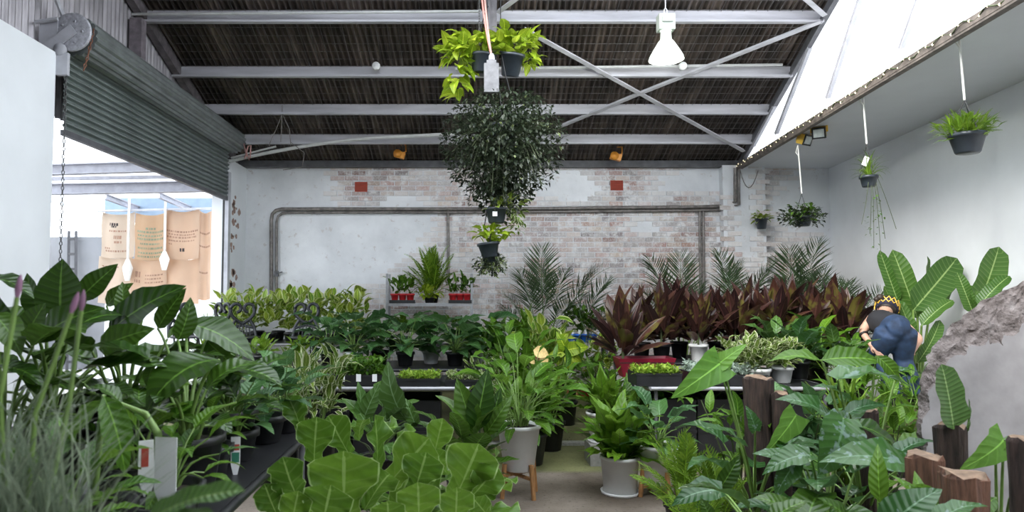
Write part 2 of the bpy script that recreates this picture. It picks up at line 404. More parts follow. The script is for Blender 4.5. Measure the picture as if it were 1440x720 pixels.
# ================================================================ leaf library
def leaf_mat(name, c1, c2, vein=None, rough=.38, trans=.3, spots=None, lat=9, lat_amt=.12, edge=None, stripe=None, coat=0, rim=None):
    m, nt, b, N, L = nodes(name)
    oi = N.new('ShaderNodeObjectInfo').outputs['Random']; ge = N.new('ShaderNodeNewGeometry')
    def math_(op, a, c=None):
        n = N.new('ShaderNodeMath'); n.operation = op
        for i, v in enumerate((a, c)):
            if v is None: continue
            if hasattr(v, 'links'): L(v, n.inputs[i])
            else: n.inputs[i].default_value = v
        return n.outputs[0]
    rr = math_('FRACT', math_('ADD', oi, ge.outputs['Random Per Island']))
    col = mixc(N, L, rr, c1, c2)
    uv = N.new('ShaderNodeUVMap'); sx = N.new('ShaderNodeSeparateXYZ'); L(uv.outputs[0], sx.inputs[0])
    d = math_('MULTIPLY', math_('ABSOLUTE', math_('SUBTRACT', sx.outputs[0], .5)), 2)
    n3 = noise_tex(N, L, 14, 3, coords(N, L, 'Object'))
    col = mixc(N, L, math_('MULTIPLY', n3, .5), col, tuple(k * .55 for k in c1))
    vein = vein or tuple(min(1, k * 1.9 + .02) for k in c2)
    s = math_('SINE', math_('SUBTRACT', math_('MULTIPLY', sx.outputs[1], lat * 6.283), math_('MULTIPLY', d, 7)))
    lv = math_('MULTIPLY', math_('GREATER_THAN', s, .86), lat_amt)
    col = mixc(N, L, lv, col, vein)
    if spots:
        sc_, thr, sc2 = spots[1], spots[2], spots[0]
        nz = noise_tex(N, L, sc_, 3, coords(N, L, 'Object'))
        f = N.new('ShaderNodeMapRange'); L(math_('ADD', nz, math_('MULTIPLY', rr, .12)), f.inputs[0]); f.inputs[1].default_value = thr; f.inputs[2].default_value = thr + .06
        col = mixc(N, L, f.outputs[0], col, sc2)
    if edge: col = mixc(N, L, math_('MULTIPLY', math_('GREATER_THAN', d, .72), .9), col, edge)
    if rim: col = mixc(N, L, math_('MULTIPLY', math_('GREATER_THAN', d, .95), .8), col, rim)
    if stripe: col = mixc(N, L, math_('MULTIPLY', math_('LESS_THAN', math_('ABSOLUTE', math_('SUBTRACT', d, .45)), .22), .8), col, stripe)
    mid = math_('MULTIPLY', math_('LESS_THAN', d, .05), .75)
    col = mixc(N, L, mid, col, vein)
    L(col, b.inputs['Base Color']); b.inputs['Roughness'].default_value = rough
    b.inputs['Specular IOR Level'].default_value = .35
    if coat: b.inputs['Coat Weight'].default_value = coat; b.inputs['Coat Roughness'].default_value = .25
    bump(N, L, b, s, .003, .35)
    t = N.new('ShaderNodeBsdfTranslucent')
    g = N.new('ShaderNodeGamma'); g.inputs[1].default_value = .8; L(col, g.inputs[0]); L(g.outputs[0], t.inputs['Color'])
    ms = N.new('ShaderNodeMixShader'); ms.inputs[0].default_value = trans
    L(b.outputs[0], ms.inputs[1]); L(t.outputs[0], ms.inputs[2]); L(ms.outputs[0], N['Material Output'].inputs['Surface'])
    return m
PROF = {
    'ovate': lambda t: math.sin(math.pi * t ** .72) ** .85,
    'lance': lambda t: math.sin(math.pi * t ** .62) ** .95,
    'heart': lambda t: (min(1, .55 + t / .16 * .45) if t < .16 else 1) * max(0, 1 - ((t - .16) / .84) ** 1.7 if t > .16 else 1),
    'fiddle': lambda t: (.50 + .50 * min(1, max(0, (t - .25) / .4)) ** 1.3 - .10 * math.exp(-((t - .35) / .1) ** 2)) * (min(1, t / .10) ** .5) * max(0, 1 - max(0, (t - .78) / .22) ** 2.2) ** .6,
    'paddle': lambda t: min(1, (t / .16)) ** .6 * (1 - .18 * t) * max(0, 1 - max(0, (t - .72) / .28) ** 2) ** .5,
    'strap': lambda t: min(1, t / .1) ** .5 * (.8 + .2 * math.sin(math.pi * t)) * max(0, 1 - t ** 5),
    'cordy': lambda t: (.35 + .65 * math.sin(math.pi * min(1, t * .95) ** .8)) * max(0, 1 - t ** 6) * min(1, t / .04 + .5),
    'tri': lambda t: (.9 if t < .1 else 1) * max(0, 1 - t) ** .8 + .02,
    'blade': lambda t: max(.03, 1 - t) ** .5 * min(1, t / .05 + .4),
    'round': lambda t: math.sin(math.pi * t) ** .6,
}
def leaf_geo(kind, wd, bend=.6, fold=.25, wave=.04, n=8, seed=0, across=5, twist=0, curl=0):
    r = random.Random(seed); ph = r.uniform(0, 6); prof = PROF[kind]
    xs = np.linspace(-1, 1, across); V = []; y = z = 0.0; mids = []
    for i in range(n + 1):
        t = i / n; mids.append((y, z)); a = bend * (.5 - t)
        y += math.cos(a) / n; z += math.sin(a) / n
    Ly, Lz = mids[-1]; ang = math.atan2(Lz, Ly); Ln = math.hypot(Ly, Lz)
    for i, (my, mz) in enumerate(mids):
        t = i / n; w_ = max(prof(t), .02 if t < .5 else .012) * wd / 2
        fo = fold * (1 - .5 * t); tw = twist * t
        yy = (my * math.cos(-ang) - mz * math.sin(-ang)) / Ln; zz = (my * math.sin(-ang) + mz * math.cos(-ang)) / Ln
        for s in xs:
            x = s * w_ * math.cos(fo); dz = abs(s) * w_ * math.sin(fo) - curl * s * s * w_
            dz += wave * abs(s) ** 1.5 * math.sin(t * 17 + ph + (0 if s > 0 else 2.1)) * (w_ / (wd / 2))
            back = -.12 * wd * abs(s) if (kind in ('heart', 'tri') and t < .12) else 0
            V.append((x * math.cos(tw) - dz * math.sin(tw), yy + back, zz + x * math.sin(tw) + dz * math.cos(tw)))
    c = across
    Fc = [(i * c + j, i * c + j + 1, (i + 1) * c + j + 1, (i + 1) * c + j) for i in range(n) for j in range(c - 1)]
    uvv = [((s + 1) / 2, i / n) for i in range(n + 1) for s in xs]
    Fc = np.array(Fc); return np.array(V), Fc, np.array(uvv)[Fc.ravel()]
def np_mesh(name, V, Fc, UV, mat):
    me = bpy.data.meshes.new(name); n = len(Fc)
    me.vertices.add(len(V)); me.vertices.foreach_set('co', np.asarray(V, dtype=np.float32).ravel())
    me.loops.add(n * 4); me.loops.foreach_set('vertex_index', np.asarray(Fc, dtype=np.int32).ravel())
    me.polygons.add(n); me.polygons.foreach_set('loop_start', np.arange(0, n * 4, 4, dtype=np.int32))
    me.polygons.foreach_set('loop_total', np.full(n, 4, dtype=np.int32))
    me.update(calc_edges=True)
    me.polygons.foreach_set('use_smooth', np.ones(n, dtype=bool))
    u = me.uv_layers.new(name='UVMap'); u.data.foreach_set('uv', np.asarray(UV, dtype=np.float32).ravel())
    me.materials.append(mat); me.validate(); return me
class Leaves:
    def __init__(s, name, mat, variants):
        s.mat = mat; s.geo = [leaf_geo(seed=i * 13 + len(name), **v) for i, v in enumerate(variants)]
        s.me = [np_mesh(name, *g, mat) for g in s.geo]
def lmat(base, az, el, roll, L, wsc=1.0):
    return Matrix.Translation(base) @ Matrix.Rotation(az, 4, 'Z') @ Matrix.Rotation(el, 4, 'X') @ Matrix.Rotation(roll, 4, 'Y') @ Matrix.Diagonal((L * wsc, L, L, 1))
def emit_leaves(parent, ls, mats, join=False, name='leaf'):
    if not join:
        for M in mats: put(name, ls.me[rnd.randrange(len(ls.me))], parent, M)
        return
    Vs, Fs, Us, b = [], [], [], 0
    for M in mats:
        V, Fc, U = ls.geo[rnd.randrange(len(ls.geo))]; A = np.array(M)
        Vs.append(V @ A[:3, :3].T + A[:3, 3]); Fs.append(Fc + b); Us.append(U); b += len(V)
    if not Vs: return
    o = put(name if name != 'leaf' else 'foliage', np_mesh(name, np.concatenate(Vs), np.concatenate(Fs), np.concatenate(Us), ls.mat), parent)
    o['kind'] = 'stuff'; return o
def key_leaf(root, ls, a, b, face=(0, -.7, .7), wsc=1.0, v=0, name='leaf'):   # leaf from a to b (world), its upper side towards face
    a, b = Vector(a), Vector(b); y = b - a; Ln = y.length; y.normalize()
    z = Vector(face); z = (z - y * z.dot(y)).normalized(); x = y.cross(z)
    M = Matrix((x, y, z)).transposed().to_4x4()
    M = Matrix.Translation(a - root.location) @ M @ Matrix.Diagonal((Ln * wsc, Ln, Ln, 1))
    return put(name, ls.me[v % len(ls.me)], root, M)
def stalks(root, lines, r, mat, each=False, name='stalk'):
    if each:
        for l in lines: MB().tube(l, [r * (1.25 - .6 * i / (len(l) - 1)) for i in range(len(l))], 6).build(name, mat, root)
    elif lines:
        mb = MB()
        for l in lines: mb.tube(l, [r * (1.25 - .6 * i / (len(l) - 1)) for i in range(len(l))], 5)
        mb.build('stems', mat, root)['kind'] = 'stuff'
def rosette(root, ls, n, z0, stalk, Ls, el, spread=.03, join=False, stem=None, sr=.005, each=False, az0=None, roll=.3, dip=(0, 0), sc=1.0, arc=(0, 6.283)):
    """leaves on stalks from one crown: stalk, Ls, el are (outer, inner) ranges; dip = leaf angle below the stalk's own"""
    ms, lines = [], []; az = rnd.uniform(0, 6.28) if az0 is None else az0
    for i in range(n):
        t = (i + .5) / n; az += 2.39996 + rnd.uniform(-.3, .3)
        a_ = az if arc[1] > 6.2 else arc[0] + (az % 6.283) / 6.283 * (arc[1] - arc[0])
        e = el[0] + (el[1] - el[0]) * t + rnd.uniform(-.14, .14)
        sl = (stalk[0] + (stalk[1] - stalk[0]) * t) * rnd.uniform(.8, 1.2) * sc
        Ln = (Ls[0] + (Ls[1] - Ls[0]) * t) * rnd.uniform(.82, 1.15) * sc
        d = Vector((-math.sin(a_), math.cos(a_), 0)); up = Vector((0, 0, 1))
        p0 = d * spread * rnd.random() + up * z0
        p1 = p0 + (d * math.cos(e) + up * math.sin(e)) * sl
        if sl > .02: lines.append(bez(p0, p0 + up * sl * .6 + d * sl * .12, p1, 4))
        ms.append(lmat(p1, a_, e - (dip[0] + (dip[1] - dip[0]) * t), rnd.uniform(-roll, roll), Ln))
    emit_leaves(root, ls, ms, join)
    if stem and lines: stalks(root, lines, sr, stem, each)
def bushy(root, ls, n, H, Rr, Ls, z0=0., join=False, stem=None, canes=3, el=(-.3, .9), roll=.4, sr=.006, shape=1.0):
    """leaves along a few canes"""
    ms, lines = [], []; cs = []
    for k in range(canes):
        a = 6.283 * k / canes + rnd.uniform(-.5, .5); q = Rr * rnd.uniform(.2, .75)
        top = Vector((q * math.cos(a), q * math.sin(a), z0 + H * rnd.uniform(.8, 1)))
        cs.append((Vector((q * .15 * math.cos(a), q * .15 * math.sin(a), z0)), top)); lines.append([cs[-1][0], (cs[-1][0] + top) / 2 + Vector((0, 0, H * .05)), top])
    for i in range(n):
        p, q = cs[i % canes]; t = rnd.uniform(.12, 1) ** shape; b = p.lerp(q, t); az = rnd.uniform(0, 6.283)
        Ln = rnd.uniform(*Ls)
        o = Vector((-math.sin(az), math.cos(az), 0)) * Rr * rnd.uniform(.0, .5)
        ms.append(lmat(b + o, az, rnd.uniform(*el) + .3 * t, rnd.uniform(-roll, roll), Ln))
    emit_leaves(root, ls, ms, join)
    if stem: stalks(root, lines, sr, stem)
def pot_on(root, rt, rb, h, mat, z=0, rim=.012, soil=True, n=20, name='pot'):
    prof = [(.001, z), (rb * .92, z), (rb, z + .008), (rt, z + h - .03), (rt + rim, z + h - .028), (rt + rim, z + h), (rt - .006, z + h), (rt - .012, z + h - .03), (rb * .9, z + .02)]
    p = MB().lathe(prof, n).build(name, mat, root)
    if soil: MB().lathe([(.001, z + h - .022), (rt - .008, z + h - .026)], n).build('soil', MAT['soil'], p)
    return p
ORD = ['first', 'second', 'third', 'fourth', 'fifth', 'sixth', 'seventh', 'eighth', 'ninth', 'tenth', 'eleventh', 'twelfth', 'thirteenth', 'fourteenth', 'fifteenth', 'sixteenth']
# ---- leaf kinds
V_ = lambda kind, wd, bends, **k: [dict(kind=kind, wd=wd * (1 + .08 * i), bend=b_, **k) for i, b_ in enumerate(bends)]
LM = {}
LM['dark'] = leaf_mat('dark_glossy_leaf', (0.0189, 0.0561, 0.0059), (0.0607, 0.1326, 0.0109), rough=.30, trans=.22, coat=.1)
LM['mid'] = leaf_mat('mid_green_leaf', (0.0405, 0.1224, 0.0089), (0.1148, 0.2346, 0.0174), rough=.36, trans=.32)
LM['fid'] = leaf_mat('fiddle_leaf', (0.0600, 0.1500, 0.0108), (0.1313, 0.2650, 0.0198), vein=(.26, .40, .10), rough=.36, trans=.36, lat=6, lat_amt=.16, rim=(.36, .50, .18))
LM['lime'] = leaf_mat('lime_leaf', (0.2160, 0.3672, 0.0165), (0.4536, 0.5610, 0.0385), rough=.40, trans=.4)
LM['ficus'] = leaf_mat('ficus_leaf', (0.0756, 0.1938, 0.0121), (0.3456, 0.4284, 0.0440), rough=.34, trans=.3, edge=(.55, .60, .25))
LM['teal'] = leaf_mat('teal_green_leaf', (.028, .090, .026), (.085, .200, .050), vein=(.18, .32, .16), rough=.36, trans=.25)
LM['cordy'] = leaf_mat('maroon_leaf', (.018, .009, .010), (.085, .034, .022), vein=(.13, .05, .045), rough=.36, trans=.22, lat=0.01, spots=((.10, .085, .02), 2.2, .62))
LM['silver'] = leaf_mat('silver_marked_leaf', (0.0225, 0.0800, 0.0180), (0.0562, 0.1500, 0.0270), vein=(.16, .28, .16), rough=.30, trans=.22, spots=((.17, .25, .21), 7, .68), coat=.1)
LM['varie'] = leaf_mat('cream_variegated_leaf', (0.0675, 0.1326, 0.0149), (0.1350, 0.2040, 0.0248), rough=.45, trans=.3, edge=(.62, .64, .42))
LM['calathea'] = leaf_mat('striped_leaf', (0.0405, 0.1020, 0.0174), (0.0675, 0.1428, 0.0223), vein=(.20, .32, .16), rough=.36, trans=.2, lat=7, lat_amt=.22)
LM['paddle'] = leaf_mat('paddle_leaf', (.040, .105, .016), (.075, .160, .026), vein=(.30, .42, .15), rough=.38, trans=.25, lat=16, lat_amt=.18)
LM['palm'] = leaf_mat('palm_leaflet', (.028, .060, .022), (.075, .125, .050), rough=.45, trans=.25, lat=.01)
LM['fern'] = leaf_mat('fern_green', (0.0810, 0.1836, 0.0124), (0.2160, 0.3468, 0.0248), rough=.45, trans=.35, lat=.01)
LM['bush'] = leaf_mat('dark_small_leaf', (.012, .024, .012), (.05, .065, .035), rough=.30, trans=.15, lat=.01)
LM['grass'] = leaf_mat('grey_green_blade', (.11, .16, .095), (.34, .40, .27), rough=.55, trans=.3, lat=.01)
LM['seed'] = leaf_mat('bright_seedling', (0.1296, 0.2754, 0.0165), (0.3672, 0.4896, 0.0550), rough=.45, trans=.35, lat=.01)
LM['grey'] = leaf_mat('silver_seedling', (.22, .30, .24), (.42, .50, .42), rough=.5, trans=.3, lat=.01)
LM['nest'] = leaf_mat('nest_fern_leaf', (0.0675, 0.1734, 0.0109), (0.1485, 0.2856, 0.0198), vein=(.05, .06, .02), rough=.34, trans=.3, lat=10, lat_amt=.12)
LS = {}
LS['big'] = Leaves('broad_leaf', LM['dark'], V_('ovate', .50, (.5, .9, 1.3, .25), fold=.28, wave=.03, n=9))
LS['mid'] = Leaves('leaf', LM['mid'], V_('ovate', .44, (.6, 1.0, 1.5), fold=.3, wave=.04, n=7))
LS['fid'] = Leaves('fiddle_leaf', LM['fid'], V_('fiddle', .66, (.5, .9, 1.4, .2), fold=.30, wave=.10, n=12, across=7))
LS['teal'] = Leaves('leaf', LM['teal'], V_('heart', .62, (.7, 1.2, 1.6), fold=.3, wave=.05, n=7))
LS['ficus'] = Leaves('leaf', LM['ficus'], V_('ovate', .56, (.5, .9), fold=.35, wave=.03, n=5))
LS['lime'] = Leaves('leaf', LM['lime'], V_('heart', .66, (.8, 1.3), fold=.3, wave=.03, n=6))
LS['cordy'] = Leaves('leaf', LM['cordy'], V_('cordy', .25, (.25, .7, 1.1, .4), fold=.35, wave=.015, n=8, across=5))
LS['silver'] = Leaves('leaf', LM['silver'], V_('heart', .58, (.7, 1.1, 1.5), fold=.26, wave=.04, n=8))
LS['varie'] = Leaves('leaf', LM['varie'], V_('lance', .30, (.6, 1.2, 1.7), fold=.3, wave=.03, n=6))
LS['calathea'] = Leaves('leaf', LM['calathea'], V_('ovate', .44, (.6, 1.2, 1.8), fold=.3, wave=.05, n=8))
LS['paddle'] = Leaves('paddle_leaf', LM['paddle'], V_('paddle', .36, (.3, .7, .15), fold=.38, wave=.02, n=12))
LS['nest'] = Leaves('leaf', LM['nest'], V_('lance', .29, (.9, 1.4, .6), fold=.2, wave=.07, n=10))
LS['lance'] = Leaves('leaf', LM['dark'], V_('lance', .27, (.6, 1.1, 1.5), fold=.35, wave=.02, n=7))
LS['midl'] = Leaves('leaf', LM['mid'], V_('lance', .30, (.6, 1.1, 1.5), fold=.35, wave=.02, n=7))
LS['bush'] = Leaves('leaflet', LM['bush'], V_('ovate', .62, (.5, 1.0), fold=.3, wave=0, n=2, across=3))
LS['seed'] = Leaves('seedling', LM['seed'], V_('ovate', .55, (.5, 1.0), fold=.3, wave=0, n=2, across=3))
LS['grey'] = Leaves('seedling', LM['grey'], V_('ovate', .55, (.5, 1.0), fold=.3, wave=0, n=2, across=3))
LS['small'] = Leaves('leaf', LM['mid'], V_('ovate', .55, (.5, 1.0), fold=.3, wave=0, n=3, across=3))
LS['smallv'] = Leaves('leaf', LM['varie'], V_('ovate', .55, (.5, 1.0), fold=.3, wave=0, n=3, across=3))
LS['grass'] = Leaves('blade', LM['grass'], V_('blade', .02, (.5, 1.0, 1.6), fold=.3, wave=0, n=7, across=3))
LS['spider'] = Leaves('blade', LM['fern'], V_('blade', .06, (1.2, 1.9), fold=.3, wave=0, n=6, across=3))
LS['leaflet'] = Leaves('leaflet', LM['palm'], V_('lance', .055, (.5, 1.0), fold=.4, wave=0, n=3, across=3))
LS['fernleaf'] = Leaves('leaf', LM['fern'], V_('ovate', .5, (.6, 1.1), fold=.3, n=5))
LS['pinna'] = Leaves('pinna', LM['fern'], V_('lance', .26, (.4, .8), fold=.2, wave=0, n=2, across=3))
def frond_mesh(name, ls, n, width, droop, stem_mat, seed, lift=.35, hang=.3, start=.12):
    """one pinnate frond, length 1 along +Y: a rib with leaflets down both sides"""
    r = random.Random(seed); mids = []; y = z = 0
    for i in range(n + 1):
        a = droop * (.5 - i / n); mids.append(Vector((0, y, z))); y += math.cos(a) / n; z += math.sin(a) / n
    Vs, Fs, Us, b = [], [], [], 0
    for i in range(int(n * start), n):
        t = i / n; wl = width * math.sin(math.pi * (t * .9 + .1)) ** .7
        for s in (-1, 1):
            M = Matrix.Translation(mids[i]) @ Matrix.Rotation(-s * (1.15 - .7 * t) + r.uniform(-.1, .1), 4, 'Z') @ Matrix.Rotation(lift - hang * r.random(), 4, 'X') @ Matrix.Diagonal((wl, wl, wl, 1))
            V, Fc, U = ls.geo[r.randrange(len(ls.geo))]; A = np.array(M)
            Vs.append(V @ A[:3, :3].T + A[:3, 3]); Fs.append(Fc + b); Us.append(U); b += len(V)
    mb = MB().tube(mids[::2], [.009 * (1 - .75 * i / (len(mids[::2]) - 1)) for i in range(len(mids[::2]))], 4, cap=False)
    Vs.append(np.array(mb.v)); Fs.append(np.array(mb.f) + b); Us.append(np.full((len(mb.f) * 4, 2), .5))
    return np_mesh(name, np.concatenate(Vs), np.concatenate(Fs), np.concatenate(Us), ls.mat)
class Fronds:
    def __init__(s, me): s.me = me
FR_PALM = Fronds([frond_mesh('frond', LS['leaflet'], 30, .42, d, None, i, .3, .5, .25) for i, d in enumerate((.7, 1.2, 1.7))])
FR_FERN = Fronds([frond_mesh('frond', LS['pinna'], 22, .20, d, None, i, .1, .2, .08) for i, d in enumerate((.6, 1.1, 1.6))])
# ================================================================ roller door (left)
DY0, DY1, DX, DZ, DR = 6.02, 10.42, -3.46, 3.98, .185
door = bpy.data.objects.new('door_1', None); LINK(door); door.location = (DX, DY0, 0); door['kind'] = 'structure'
def dl(x, y, z): return (x - DX, y - DY0, z)
mb = MB(); n = 48; vs = []
for y in (DY0 + .06, DY1):
    for j in range(n):
        a = 2 * math.pi * j / n; r_ = DR * (1 - (.10 if j % 3 == 0 else 0))
        vs.append(dl(DX + r_ * math.cos(a), y, DZ + r_ * math.sin(a)))
mb.add(vs, [(j, (j + 1) % n, n + (j + 1) % n, n + j) for j in range(n)]); mb.add(vs[:n], [tuple(range(n))]); mb.add(vs[n:], [tuple(range(n))[::-1]])
mb.build('roll', MAT['galv'], door)
sl = MB(); SH = .062
prof = [(-.004, 0), (.014, .010), (.018, .024), (.010, .036), (-.010, .046), (-.012, .056), (-.004, SH)]
vs = [dl(XL + .03 + p, y, q) for y in (DY0 + .02, DY1 - .02) for p, q in prof]
k = len(prof)
sl.add(vs, [(i, i + 1, k + i + 1, k + i) for i in range(k - 1)])
slm = sl.mesh('slat', simple('greenish_galvanised_slat', (.21, .245, .235), .34, .5, var=.22, scale=6, stretch=(3, .6, 3)))
for i in range(14): put('slat', slm, door, None, (0, 0, 3.10 + i * SH))
MB().box(dl(XL + .03, (DY0 + DY1) / 2, 3.085), (.05, DY1 - DY0 - .04, .05)).build('bottom_rail', MAT['dark_steel'], door)
Ry = Matrix.Rotation(R(90), 3, 'X')
wh = MB()
M90 = Matrix.Rotation(R(90), 3, 'X')
wh.lathe([(.001, -.012), (.17, -.012), (.175, 0), (.175, .016), (.16, .02), (.001, .02)], 28, dl(DX, DY0 - .02, DZ), 0, M90)
for kk in range(5):
    a = kk * 1.2566; wh.lathe([(.001, .02), (.012, .02), (.012, .028), (.001, .028)], 8, dl(DX + .10 * math.cos(a), DY0 - .02, DZ + .10 * math.sin(a)), 0, M90)
wh.build('chain_wheel', simple('speckled_grey_wheel', (.42, .42, .46), .5, .2, var=.3, scale=40), door)
MB().bar(dl(DX - .20, DY0 - .06, DZ - .16), dl(DX + .03, DY0 - .06, DZ + .02), .012, .10, (1, 0, -1)).box(dl(DX - .20, DY0 - .04, DZ - .06), (.16, .02, .30)) \
    .box(dl(DX - .06, DY0 - .05, DZ - .30), (.10, .04, .20)).lathe([(.001, 0), (.055, 0), (.055, .03), (.001, .03)], 14, dl(DX - .08, DY0 - .05, DZ - .17), 0, M90) \
    .tube([dl(DX - .30, DY0 - .08, DZ + .07), dl(DX - .10, DY0 - .08, DZ + .10)], .018, 8).build('bracket', MAT['grey_steel'], door)
def chain(pts, s=.014):
    mb = MB(); tot = 0
    for a, c in zip(pts[:-1], pts[1:]):
        a, c = Vector(a), Vector(c); Ln = (c - a).length; d = (c - a) / Ln; q = int(Ln / (s * 2.2)) + 1
        for i in range(q):
            p = a + d * (i * Ln / q); o = d.orthogonal().normalized() if i % 2 else d.cross(d.orthogonal()).normalized()
            lp = [p + d * (math.cos(t) * s * 1.3) + o * (math.sin(t) * s * .7) for t in [kk * 2 * math.pi / 6 for kk in range(7)]]
            mb.tube(lp, s * .26, 4, cap=False)
    return mb
o = chain([dl(XL + .07, 5.99, 3.80), dl(XL + .07, 5.99, 1.0)], .016).build('chain', MAT['chain'], door); o['kind'] = 'stuff'
o = chain([dl(DX + .18, DY0 - .01, DZ + .02), dl(DX + .14, DY0 - .01, DZ - .2), dl(DX + .10, DY0 - .01, DZ - .36)], .016).build('drive_chain', simple('rusty_chain', (.25, .11, .07), .7, .3), door); o['kind'] = 'stuff'
MB().box(dl(XL + .02, DY1 + .02, 1.75), (.07, .06, 3.5)).box(dl(XL + .06, DY1 - .03, 1.75), (.012, .10, 3.5)).build('guide_rail', MAT['grey_steel'], door)
MB().box(dl(XL - .04, DY1 + .02, 1.6), (.03, .02, 3.2)).build('gap_shade_strip', MAT['black_plastic'], door)  # black strip stands in for the shaded gap between jamb and guide
structure('column_1', MB().box((XL - .14, DY1 + .07, 1.6), (.17, .10, 3.2)), MAT['white_wall'])
structure('column_2', MB().box((-3.70, 7.72, 4.25), (.14, .12, 1.1)), simple('stained_post', (.21, .18, .20), .6, var=.4))
structure('beam_30', MB().bar((-3.62, 6.4, 3.9), (-3.62, 5.6, 4.7), .02, .05), MAT['grey_steel'])
# ================================================================ neighbouring yard seen through the door
structure('wall_yard_back', MB().box((-8.6, 14.0, 1.45), (5.4, .12, 2.7)), simple('grey_yard_wall', (.20, .205, .22), .7, var=.08, scale=2))
structure('wall_yard_left', MB().box((-9.4, 10, 1.6), (.12, 9, 3.2)), MAT['white_wall'])
structure('floor_yard', MB().box((-6.6, 10, .06), (5.8, 9, .10)), simple('pale_yard_concrete', (.5, .49, .47), .8, var=.1))
poly, nt, b, N, L = nodes('translucent_roof_sheet')
b.inputs['Base Color'].default_value = (.85, .86, .88, 1); b.inputs['Roughness'].default_value = .5
t = N.new('ShaderNodeBsdfTranslucent'); t.inputs['Color'].default_value = (.9, .92, .95, 1)
ms = N.new('ShaderNodeMixShader'); ms.inputs[0].default_value = .6
L(b.outputs[0], ms.inputs[1]); L(t.outputs[0], ms.inputs[2]); L(ms.outputs[0], N['Material Output'].inputs['Surface'])
yr = corrugated(-9.4, -3.86, 40, .02, lambda u, r_, h: (u, 2.5 + 11.7 * r_, 4.75 - 1.3 * r_ + h), (0, 1))
structure('ceiling_yard', yr, poly)
YST = simple('yard_beam_paint', (.30, .30, .34), .5, var=.15)
def ibeam(a, c, hh, ww):
    u = Vector((0, 0, 1)); mb = MB().bar(a, c, .012, hh)
    for s in (-1, 1): mb.bar(Vector(a) + u * s * hh / 2, Vector(c) + u * s * hh / 2, ww, .016)
    return mb
structure('beam_31', ibeam(at(40, 240, 9.4), at(266, 233, 9.4), .13, .12), YST)
structure('beam_32', ibeam(at(40, 267, 10.4), at(302, 262, 10.4), .15, .14), YST)
structure('beam_33', ibeam(at(150, 277, 11.2), at(196, 294, 12.6), .08, .06), YST)
structure('beam_34', ibeam(at(225, 275, 11.2), at(268, 294, 12.6), .08, .06), YST)
structure('beam_36', MB().bar(at(40, 252, 9.9), at(284, 248, 9.9), .05, .05), YST)
structure('wall_yard_upper', MB().box((-5.1, 12.6, 3.18), (2.9, .06, .45)), simple('blue_grey_fascia', (.22, .30, .40), .6, var=.06))
tl = thing('fluorescent_lamp', 'lit white tube lamp under the roof of the yard beyond the roller door', 'lamp', at(85, 291, 11.6))
p = Vector(tl.location); q1, q2 = at(62, 287, 10.9) - p, at(103, 297, 12.4) - p
MB().tube([q1, q2], .035, 10).build('tube', emit('lit_tube', (1, .98, .95), 6), tl)
MB().bar(q1 + Vector((0, 0, .06)), q2 + Vector((0, 0, .06)), .10, .05).build('batten', MAT['white_wall'], tl)
for q_ in (q1, q2): MB().tube([q_ + Vector((0, 0, .08)), q_ + Vector((0, 0, .75))], .012, 5).build('hanger', MAT['white_wall'], tl)
# ladder on the yard wall
ld = thing('ladder', 'dark ladder leaning on the grey wall of the yard', 'ladder', at(100, 521, 13.5))
o_ = Vector(ld.location)
lm_ = simple('dark_ladder', (.05, .05, .055), .5)
a0, a1, c0, c1 = [at(*k) - o_ for k in ((94, 521, 13.5), (97, 325, 13.85), (106, 521, 13.5), (107, 325, 13.85))]
for a, c in ((a0, a1), (c0, c1)): MB().bar(a, c, .05, .04).build('rail', lm_, ld)
for i in range(9):
    t = .06 + i * .11; MB().bar(a0.lerp(a1, t), c0.lerp(c1, t), .04, .05).build('rung', lm_, ld)
# burlap sacks hung as a screen
def sackmat(name, c):
    m, nt, b, N, L = nodes(name)
    v = coords(N, L, 'Object', (1, 1, 1))
    wv = N.new('ShaderNodeTexWave'); wv.inputs['Scale'].default_value = 60; L(v, wv.inputs['Vector']); wv.inputs['Distortion'].default_value = 1.5
    col = mixc(N, L, noise_tex(N, L, 4, 4, v), tuple(k * .85 for k in c), c)
    L(col, b.inputs['Base Color']); b.inputs['Roughness'].default_value = .9; bump(N, L, b, wv.outputs['Fac'], .004)
    t = N.new('ShaderNodeBsdfTranslucent'); L(col, t.inputs['Color'])
    ms = N.new('ShaderNodeMixShader'); ms.inputs[0].default_value = .35
    L(b.outputs[0], ms.inputs[1]); L(t.outputs[0], ms.inputs[2]); L(ms.outputs[0], N['Material Output'].inputs['Surface'])
    return m
SK = [sackmat('cream_burlap', (.72, .60, .49)), sackmat('tan_burlap', (.66, .46, .30)), sackmat('pale_tan_burlap', (.72, .53, .39))]
INKG, INKB = simple('green_ink', (.20, .24, .16), .9), simple('brown_ink', (.34, .20, .14), .9)
INKK = simple('black_ink', (.05, .04, .04), .9)
